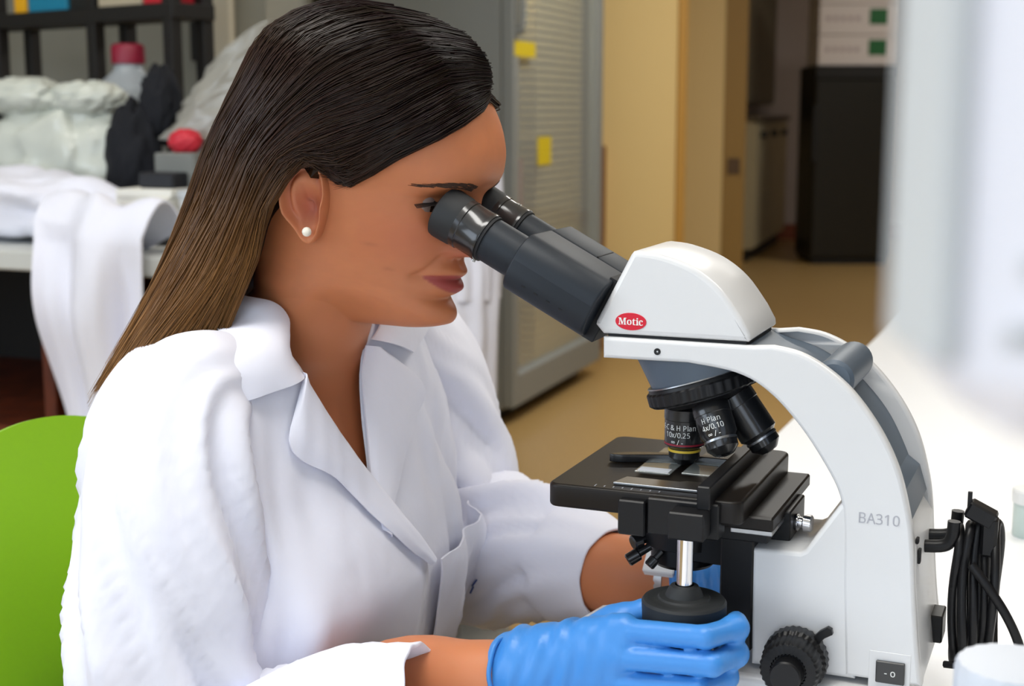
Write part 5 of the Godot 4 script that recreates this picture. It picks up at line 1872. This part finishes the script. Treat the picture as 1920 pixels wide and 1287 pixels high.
func far_side() -> void:
	var grey := mat(Color8(138, 141, 138), 0.5)
	var blk := mat(Color8(20, 18, 16), 0.7)
	var cream := mat(Color8(236, 206, 140), 0.7)
	var inner := mat(Color8(150, 132, 88), 0.8)
	struct("wall_side", slab(Vector3(-0.9, 0, -17.1), Vector3(-0.75, 2.9, -4.6)), mat(Color8(150, 150, 140), 0.85))
	# ----- refrigerator with glass doors
	var fx := Transform3D(Basis(Vector3.UP, deg_to_rad(70.05)), Vector3(-0.04, 0, -5.216))
	var t := thing("display_refrigerator", "tall grey refrigerator with glass doors", "refrigerator", fx.origin, 70.05)
	part(t, "side_panel", slab(Vector3(0, 0.06, -0.72), Vector3(0.03, 2.05, 0.0), 0.004), grey)
	part(t, "side_panel", slab(Vector3(1.12, 0.06, -0.72), Vector3(1.15, 2.05, 0.0), 0.004), grey)
	part(t, "back_panel", slab(Vector3(0.03, 0.06, -0.72), Vector3(1.12, 2.05, -0.69), 0.0), inner)
	part(t, "roof", slab(Vector3(0.03, 2.0, -0.69), Vector3(1.12, 2.05, 0.0), 0.0), grey)
	part(t, "floor_panel", slab(Vector3(0.03, 0.06, -0.69), Vector3(1.12, 0.12, 0.0), 0.0), grey)
	part(t, "plinth", slab(Vector3(0.03, 0.0, -0.68), Vector3(1.11, 0.06, -0.05), 0.0), blk)
	for d in 1:
		var x0 := 0.003
		var x1 := 1.147
		var fr := MB.new()
		for q in [[x0, 0.07, x0 + 0.06, 2.04], [x1 - 0.06, 0.07, x1, 2.04], [x0 + 0.06, 0.07, x1 - 0.06, 0.19], [x0 + 0.06, 1.96, x1 - 0.06, 2.04]]:
			fr.box(Vector3(q[2] - q[0], q[3] - q[1], 0.045), 0.004, at(Vector3((q[0] + q[2]) * 0.5, (q[1] + q[3]) * 0.5, 0.025)))
		var dr := part(t, "door", fr.done(), grey)
		part(dr, "pane", slab(Vector3(x0 + 0.055, 0.185, 0.018), Vector3(x1 - 0.055, 1.965, 0.024), 0.0), M.glass)
		part(dr, "handle", tubem(through(pv3([x0 + 0.03, 1.46, 0.045, x0 + 0.03, 1.465, 0.07, x0 + 0.03, 1.7, 0.072, x0 + 0.03, 1.915, 0.07, x0 + 0.03, 1.92, 0.045]), 4), 0.013, 10), grey)
	var strip := mat(Color8(250, 246, 230), 0.5)
	strip.emission_enabled = true
	strip.emission = Color8(255, 236, 196)
	strip.emission_energy_multiplier = 1.0
	part(t, "lamp_strip", slab(Vector3(0.06, 1.985, -0.08), Vector3(1.10, 1.998, -0.04), 0.0), strip, "lamp strip inside the refrigerator roof")
	var il := AreaLight3D.new()
	il.name = "strip_light"
	il.area_size = Vector2(1.0, 0.03)
	il.light_energy = 0.9
	il.light_color = Color(1.0, 0.93, 0.78)
	il.area_range = 8.0
	il.area_attenuation = 2.0
	il.shadow_enabled = true
	t.add_child(il)
	il.position = Vector3(0.58, 1.98, -0.06)
	il.rotation_degrees = Vector3(-80, 0, 0)
	var wire := mat(Color8(176, 160, 116), 0.5)
	for k in 6:
		var y := 0.14 + 0.31 * k
		var sf := MB.new()
		for b in 9:
			sf.box(Vector3(0.4, 0.008, 0.006), 0.0, at(Vector3(0.24, y, -0.04 - 0.07 * b)))
		sf.box(Vector3(0.4, 0.014, 0.012), 0.0, at(Vector3(0.24, y, -0.03)))
		part(t, "wire_shelf", sf.done(), wire)
	var traym := mat(Color8(206, 190, 138), 0.5)
	for k in 58:
		part(t, "tray", slab(Vector3(0.47, 0.15 + 0.031 * k, -0.5), Vector3(1.085, 0.169 + 0.031 * k, -0.03), 0.0), traym)
	var rng := RandomNumberGenerator.new()
	rng.seed = 3
	var bm := mat(Color8(176, 172, 150), 0.3)
	for k in 6:
		for j in 4:
			var h := rng.randf_range(0.09, 0.17)
			var b := thing("reagent_bottle", "%s pale reagent bottle on the %s wire shelf in the refrigerator" % [["first", "second", "third", "last"][j], ["lowest", "second", "third", "fourth", "fifth", "top"][k]], "bottle", fx * Vector3(0.10 + 0.095 * j, 0.148 + 0.31 * k, -0.12 - 0.05 * (j % 2) - (0.11 if k == 2 else 0.0)), 0.0, "bottles in the refrigerator")
			part(b, "body", lathem(v2([0, 0, 0.035, 0, 0.036, 0.004, 0.036, h * 0.7, 0.016, h * 0.85, 0.016, h, 0, h]), 20), bm)
			part(b, "cap", lathem(v2([0.015, h * 0.93, 0.02, h * 0.93, 0.02, h * 1.12, 0, h * 1.12]), 16), [mat(Color8(170, 168, 160), 0.5), mat(Color8(70, 80, 110), 0.5)][(j + k) % 2])
	single("red_carton", boxm(Vector3(0.16, 0.22, 0.12), 0.002, at(Vector3(0, 0.11, 0))), mat(Color8(150, 92, 74), 0.7), "reddish carton inside the refrigerator door", "box", fx * at(Vector3(0.2, 0.768, -0.075)))
	var yel := mat(Color8(214, 190, 20), 0.6)
	part(t, "sticker", slab(Vector3(0.01, 1.365, 0.0475), Vector3(0.24, 1.42, 0.049), 0.0), yel, "yellow sticker on the glass")
	part(t, "sticker", slab(Vector3(0.34, 0.96, 0.024), Vector3(0.50, 1.07, 0.0255), 0.0), yel, "yellow sticker on the glass")
	# ----- coat stand with a white coat, behind the person
	var cs := Vector3(-0.125, 0, -3.0)
	var st := thing("coat_stand", "slim coat stand behind the person", "coat stand", cs)
	part(st, "pole", lathem(v2([0.012, 0.02, 0.012, 1.08, 0, 1.085]), 16), M.steel)
	part(st, "base", lathem(v2([0, 0, 0.14, 0, 0.15, 0.006, 0.14, 0.016, 0.02, 0.024, 0, 0.024]), 32), M.steel)
	var hang := thing("hanging_lab_coat", "white lab coat hanging behind the person's face", "lab coat", cs + Vector3(0, 0.45, 0))
	for q in [[0.04, 0.50, 0.070, 0.088, 3.0], [0.33, 0.66, 0.082, 0.088, 8.0]]:
		var rows := []
		for i in 30:
			var k := i / 29.0
			var r := PackedVector3Array()
			for j in 72:
				var a := TAU * j / 72
				var rad: float = lerpf(q[2], q[3], k) * (1.0 if q[1] < 0.6 or k < 0.8 else lerpf(1.0, 0.95, (k - 0.8) / 0.2))
				var d := 1.0 + 0.10 * sin(a * 9.0 + k * 2.0 + q[4]) + 0.10 * nz.get_noise_3d(cos(a) * 2.0, sin(a) * 2.0 + q[4], k * 2.0)
				r.append(Vector3(cos(a) * rad * d * 1.0 + 0.012, lerpf(q[0], q[1], k), -sin(a) * rad * 0.75 * d))
			rows.append(r)
		var mb := MB.new()
		mb.grid(rows, true)
		if q[1] > 0.6:
			mb.fan(rows[29], Vector3(0.01, q[1] + 0.01, 0))
		part(hang, "coat_skirt" if q[1] < 0.6 else "coat_top", mb.done(), M.cloth)
	# ----- cream wall, door and corridor
	var ochre := mat(Color8(196, 146, 62), 0.6)
	struct("wall_cream", slab(Vector3(0.36, 0, -7.35), Vector3(0.80, 2.9, -7.0)), cream)
	struct("trim_3", slab(Vector3(0.80, 0, -7.2), Vector3(0.845, 2.9, -6.985), 0.004), ochre)
	struct("trim_4", slab(Vector3(0.395, 0, -6.99), Vector3(0.455, 1.0, -6.93), 0.004), mat(Color8(140, 88, 34), 0.6))
	struct("wall_fill", slab(Vector3(-0.75, 0, -7.35), Vector3(0.36, 2.9, -7.2)), cream)
	struct("wall_passage", slab(Vector3(0.80, 0, -8.3), Vector3(1.175, 2.9, -8.0)), mat(Color8(216, 190, 134), 0.7))
	struct("wall_return", slab(Vector3(0.65, 0, -8.1), Vector3(0.80, 2.9, -7.2)), cream)
	var dr := part(self, "door_1", slab(Vector3(1.175, 0, -8.12), Vector3(1.305, 2.4, -8.02), 0.003), mat(Color8(150, 118, 58), 0.6))
	dr.set_meta("kind", "structure")
	part(dr, "hinge", boxm(Vector3(0.07, 0.09, 0.01), 0.001, at(Vector3(1.24, 0.86, -8.016))), mat(Color8(84, 60, 28), 0.5))
	struct("wall_corridor", slab(Vector3(1.0, 0, -17.0), Vector3(1.18, 2.9, -8.3)), mat(Color8(150, 132, 100), 0.8))
	struct("wall_far", slab(Vector3(1.18, 0, -13.2), Vector3(7.05, 2.9, -13.0)), mat(Color8(192, 178, 172), 0.85))
	struct("baseboard_far", slab(Vector3(1.2, 0, -13.0), Vector3(7.05, 0.14, -12.98), 0.0), mat(Color8(140, 70, 40), 0.6))
	# corridor cupboards
	var cx := Transform3D(Basis(Vector3.UP, deg_to_rad(72.0)), Vector3(1.87, 0, -11.0))
	var beige := mat(Color8(176, 164, 132), 0.6)
	var dark := mat(Color8(112, 104, 84), 0.6)
	for k in 3:
		var lw := thing("base_cupboard", ["near", "middle", "farthest"][k] + " beige base cupboard along the corridor", "cupboard", cx * Vector3(0.62 * k, 0, 0), 72.0, "corridor base cupboards")
		part(lw, "carcass", slab(Vector3(0, 0.1, -0.55), Vector3(0.61, 1.08, -0.02), 0.0), beige)
		part(lw, "plinth", slab(Vector3(0.0, 0.0, -0.5), Vector3(0.61, 0.1, -0.06), 0.0), blk)
		for d in 2:
			var dd := part(lw, "door", slab(Vector3(0.005 + 0.303 * d, 0.11, -0.02), Vector3(0.303 + 0.303 * d, 1.07, 0.0), 0.003), beige)
			part(dd, "handle", boxm(Vector3(0.06, 0.05, 0.03), 0.004, at(Vector3(0.25 if d == 0 else 0.36, 0.98, 0.015))), blk)
		var uw := thing("wall_cupboard", ["near", "middle", "farthest"][k] + " dull brown wall cupboard above the corridor bench", "cupboard", cx * Vector3(0.62 * k, 1.22, 0), 72.0, "corridor wall cupboards")
		part(uw, "carcass", slab(Vector3(0, 0, -0.55), Vector3(0.61, 1.0, -0.14), 0.0), dark)
		for d in 2:
			part(uw, "door", slab(Vector3(0.005 + 0.303 * d, 0.01, -0.14), Vector3(0.303 + 0.303 * d, 0.99, -0.12), 0.003), dark)
	single("corridor_worktop", slab(Vector3(-0.01, 1.08, -0.56), Vector3(1.87, 1.12, 0.02), 0.003), mat(Color8(90, 78, 58), 0.5), "long dark worktop on the corridor cupboards", "worktop", cx)
	# black refrigerator and the two white cases on it
	var bf := thing("black_refrigerator", "tall narrow black refrigerator at the end of the corridor", "refrigerator", Vector3(2.28, 0, -10.9))
	var bk := mat(Color8(26, 24, 18), 0.35)
	part(bf, "cabinet", slab(Vector3(0, 0.03, -0.55), Vector3(0.62, 1.5, 0.0), 0.006), bk)
	part(bf, "door", slab(Vector3(0.004, 0.06, 0.0), Vector3(0.616, 1.40, 0.05), 0.008), bk)
	part(bf, "top_panel", slab(Vector3(0.0, 1.405, 0.0), Vector3(0.62, 1.5, 0.055), 0.004), blk)
	part(bf, "handle", slab(Vector3(-0.02, 0.78, 0.05), Vector3(0.03, 1.2, 0.085), 0.006), blk)
	part(bf, "plinth", slab(Vector3(0.02, 0, -0.5), Vector3(0.6, 0.035, 0.03), 0.0), blk)
	for k in 3:
		var bx := thing("white_carton", ["lowest", "middle", "topmost"][k] + " white carton with a green square on the black refrigerator", "carton", Vector3(2.295, 1.5 + 0.226 * k, -10.87), 0.0, "white cartons on the black refrigerator")
		part(bx, "box", slab(Vector3(0, 0, -0.4), Vector3(0.60, 0.222, 0.0), 0.004), mat(Color8(214, 204, 198), 0.7))
		part(bx, "green_square", slab(Vector3(0.375, 0.075, 0.0), Vector3(0.51, 0.19, 0.003), 0.0), mat(Color8(20, 96, 44), 0.6), "green printed square")
		for j in 5:
			part(bx, "print_mark", slab(Vector3(0.05 + 0.055 * j, 0.10, 0.0), Vector3(0.085 + 0.055 * j, 0.135, 0.001), 0.0), mat(Color8(176, 160, 160), 0.7))

func foreground() -> void:
	var wp := mat(Color8(240, 239, 246), 0.5)
	var gp := mat(Color8(206, 210, 212), 0.55)
	var t := thing("white_instrument", "white instrument very close to the lens at the right edge", "instrument", Vector3(0.165, 0.75, -0.20))
	part(t, "housing", boxm(Vector3(0.13, 0.235, 0.040), 0.008, at(Vector3(-0.040, 0.4985, 0.0))), wp)
	part(t, "side_panel", boxm(Vector3(0.004, 0.215, 0.026), 0.001, at(Vector3(-0.1065, 0.4985, 0.0))), gp, "pale grey side panel")
	for q in [[-0.094, 0.405, 0.012], [-0.096, 0.396, 0.012], [-0.092, 0.425, 0.010]]:
		part(t, "vent", boxm(Vector3(q[2], 0.003, 0.001), 0.0005, at(Vector3(q[0], q[1], 0.0202))), gp)
	part(t, "column", lathem(v2([0, 0, 0.02, 0, 0.02, 0.40, 0, 0.40]), 24), wp)
	part(t, "base", lathem(v2([0, 0, 0.055, 0, 0.06, 0.004, 0.055, 0.02, 0.02, 0.024, 0, 0.024]), 32), wp)
	var b := thing("capped_bottle", "pale bottle with a grey-blue cap at the lower right corner", "bottle", Vector3(0.238, 0.75, -0.64))
	part(b, "body", lathem(v2([0, 0, 0.036, 0, 0.038, 0.004, 0.038, 0.12, 0.03, 0.14, 0.024, 0.146, 0.024, 0.15, 0, 0.15]), 36, Transform3D(Basis().scaled(Vector3(1, 0.91, 1)), Vector3.ZERO)), mat(Color8(226, 230, 236), 0.35))
	part(b, "cap", lathem(v2([0.022, 0.134, 0.027, 0.135, 0.027, 0.163, 0.0255, 0.166, 0, 0.167]), 60, Transform3D(), 0.0005, 20), mat(Color8(196, 202, 212), 0.4))
	var j := thing("specimen_jar", "small pale jar on the table at the right edge", "jar", Vector3(0.523, 0.75, -1.385))
	part(j, "body", lathem(v2([0, 0, 0.017, 0, 0.018, 0.002, 0.018, 0.035, 0, 0.035]), 28), mat(Color8(196, 212, 208), 0.25))
	part(j, "lid", lathem(v2([0, 0.035, 0.0195, 0.035, 0.0195, 0.047, 0.018, 0.049, 0, 0.049]), 28), mat(Color8(228, 230, 230), 0.4))
